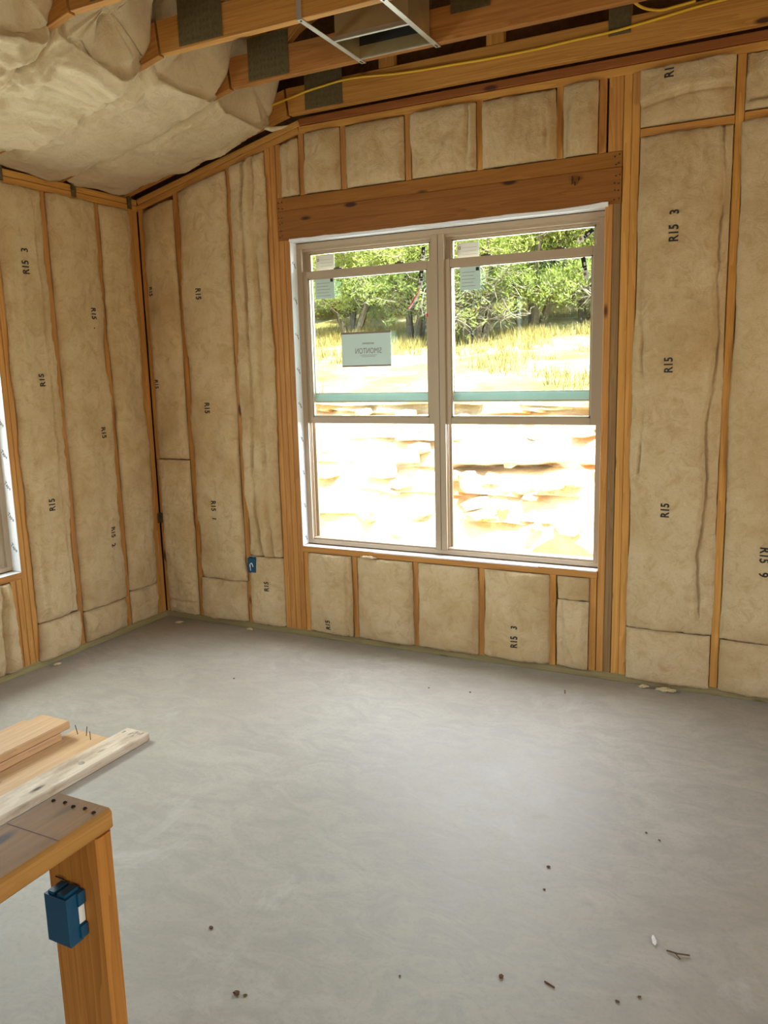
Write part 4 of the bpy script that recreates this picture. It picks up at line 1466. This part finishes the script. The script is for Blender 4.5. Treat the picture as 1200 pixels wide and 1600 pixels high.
# ------------------------------------------------------------------ juniper trees
def tree_meshes(seed, Ht, R, low, dense, bare):
    r_ = random.Random(seed)
    wood_, twig, leaf = MB(), MB(), MB()
    tips = []
    nst = 4
    for s in range(nst):
        a = s * 6.28 / nst + r_.random()
        p = Vector((0.08 * math.cos(a), 0.08 * math.sin(a), -0.25))
        pts, rad = [p.copy()], [0.11]
        d = Vector((math.cos(a) * 0.28, math.sin(a) * 0.28, 1)).normalized()
        for i in range(7):
            d = (d + Vector((r_.uniform(-.25, .25), r_.uniform(-.25, .25), 0.12))).normalized()
            p = p + d * Ht * 0.115
            pts.append(p.copy())
            rad.append(0.095 * (1 - i / 8.5))
            if i >= 1:
                for k in range(3):
                    b = r_.random() * 6.28
                    L = R * (1.05 - 0.085 * i) * r_.uniform(0.6, 1.0)
                    bd = Vector((math.cos(b), math.sin(b), r_.uniform(-0.05, 0.5))).normalized()
                    q = p.copy()
                    bp = [q.copy()]
                    for m_ in range(4):
                        bd = (bd + Vector((r_.uniform(-.25, .25), r_.uniform(-.25, .25), r_.uniform(-.05, .22)))).normalized()
                        q = q + bd * L * 0.25
                        bp.append(q.copy())
                        tips.append((q.copy(), m_ / 3))
                    wood_.tube(bp, [0.034, 0.026, 0.018, 0.012, 0.006], 5)
        wood_.tube(pts, rad, 7)
        tips.append((p.copy(), 1.0))
    # bare grey twigs in the lower crown
    for i in range(bare):
        q, f = r_.choice(tips)
        if q.z > Ht * 0.62:
            continue
        d = Vector((r_.uniform(-1, 1), r_.uniform(-1, 1), r_.uniform(-0.7, 0.6))).normalized()
        L = r_.uniform(0.25, 0.7)
        mid = q + d * L * 0.5 + Vector((r_.uniform(-.06, .06), r_.uniform(-.06, .06), r_.uniform(-.06, .06)))
        twig.tube([q, mid, q + d * L], [0.011, 0.008, 0.004], 3)
    for i in range(dense):
        q, f = r_.choice(tips)
        if q.z < low * Ht and r_.random() < 0.75:
            continue
        c = q + Vector((r_.gauss(0, .20), r_.gauss(0, .20), r_.gauss(0.05, .20)))
        for k in range(11):
            d = Vector((r_.gauss(0, 1), r_.gauss(0, 1), r_.gauss(0.5, 0.8))).normalized()
            e = d.orthogonal().normalized()
            p = c + Vector((r_.gauss(0, .06), r_.gauss(0, .06), r_.gauss(0, .06)))
            L, w = r_.uniform(0.06, 0.13), r_.uniform(0.009, 0.017)
            b = len(leaf.v)
            leaf.v += [tuple(p - e * w * 0.5), tuple(p + d * L * 0.5 - e * w), tuple(p + d * L), tuple(p + d * L * 0.5 + e * w)]
            leaf.f.append((b, b + 1, b + 2, b + 3))
    out = []
    for nm, g, mt in (('trunk', wood_, 'bark_dark'), ('twigs', twig, 'bark'), ('foliage', leaf, 'leaf')):
        me = bpy.data.meshes.new(nm)
        me.from_pydata(g.v, [], g.f)
        me.materials.append(M[mt])
        out.append((nm, me))
    return out


kinds = [tree_meshes(11, 4.6, 1.7, 0.30, 3600, 900), tree_meshes(23, 5.4, 2.0, 0.16, 4600, 700), tree_meshes(37, 3.6, 1.5, 0.40, 2200, 1300)]
yl = []
for nm, me in tree_meshes(51, 5.0, 1.9, 0.12, 4400, 500):
    if nm == 'foliage':
        me.materials.clear()
        me.materials.append(M['leaf2'])
    yl.append((nm, me))
kinds.append(yl)


def tree(kind, x, y, sc, rz, label, group=None):
    t = tag(empty('juniper_tree', (x, y, hill(x, y) - 0.05)), label, 'tree', group)
    t.rotation_euler = (0, 0, rz)
    t.scale = (sc, sc, sc)
    for nm, me in kinds[kind]:
        o = bpy.data.objects.new(nm, me)
        COL.objects.link(o)
        o.parent = t
        if nm in ('twigs', 'foliage'):
            o['kind'] = 'stuff'
    return t


tree(0, -4.95, 15.0, 1.0, 0.4, 'juniper with a thick dark trunk in the left half of the window')
tree(2, -2.95, 14.2, 0.95, 1.9, 'small juniper with a forked trunk and grey twigs in the right half')
tree(1, -2.2, 16.2, 1.05, 3.0, 'dense bright green juniper just behind the small forked one')
tree(2, -0.9, 17.0, 1.15, 4.2, 'sparse grey juniper at the right side of the window view')
tree(1, -7.6, 16.6, 1.0, 5.1, 'green juniper at the left side of the window view')
far = [(-11.5, 19.0, 3, 1.1), (-9.3, 20.0, 1, 1.2), (-6.6, 19.4, 3, 1.1), (-4.6, 20.5, 1, 1.25), (-2.6, 21.0, 3, 1.2), (-0.2, 19.8, 3, 1.15), (1.8, 18.6, 1, 1.1), (-13.6, 23.5, 1, 1.3), (-10.4, 24.5, 3, 1.3), (-7.6, 24.0, 1, 1.3), (-5.0, 25.5, 3, 1.4), (-2.2, 25.5, 1, 1.4), (0.6, 24.0, 3, 1.4), (3.4, 21.5, 1, 1.3), (-16.5, 26, 3, 1.4), (-12.5, 30, 1, 1.5), (-8.5, 30, 3, 1.5), (-4.5, 31, 1, 1.5), (-0.5, 30, 3, 1.5), (3.5, 27, 1, 1.5), (-15.5, 20.5, 3, 1.1)]
for i, (x, y, k, s) in enumerate(far):
    tree(k, x, y, s, i * 1.7, 'green juniper among the many on the far slope behind the window', 'junipers on the far slope')
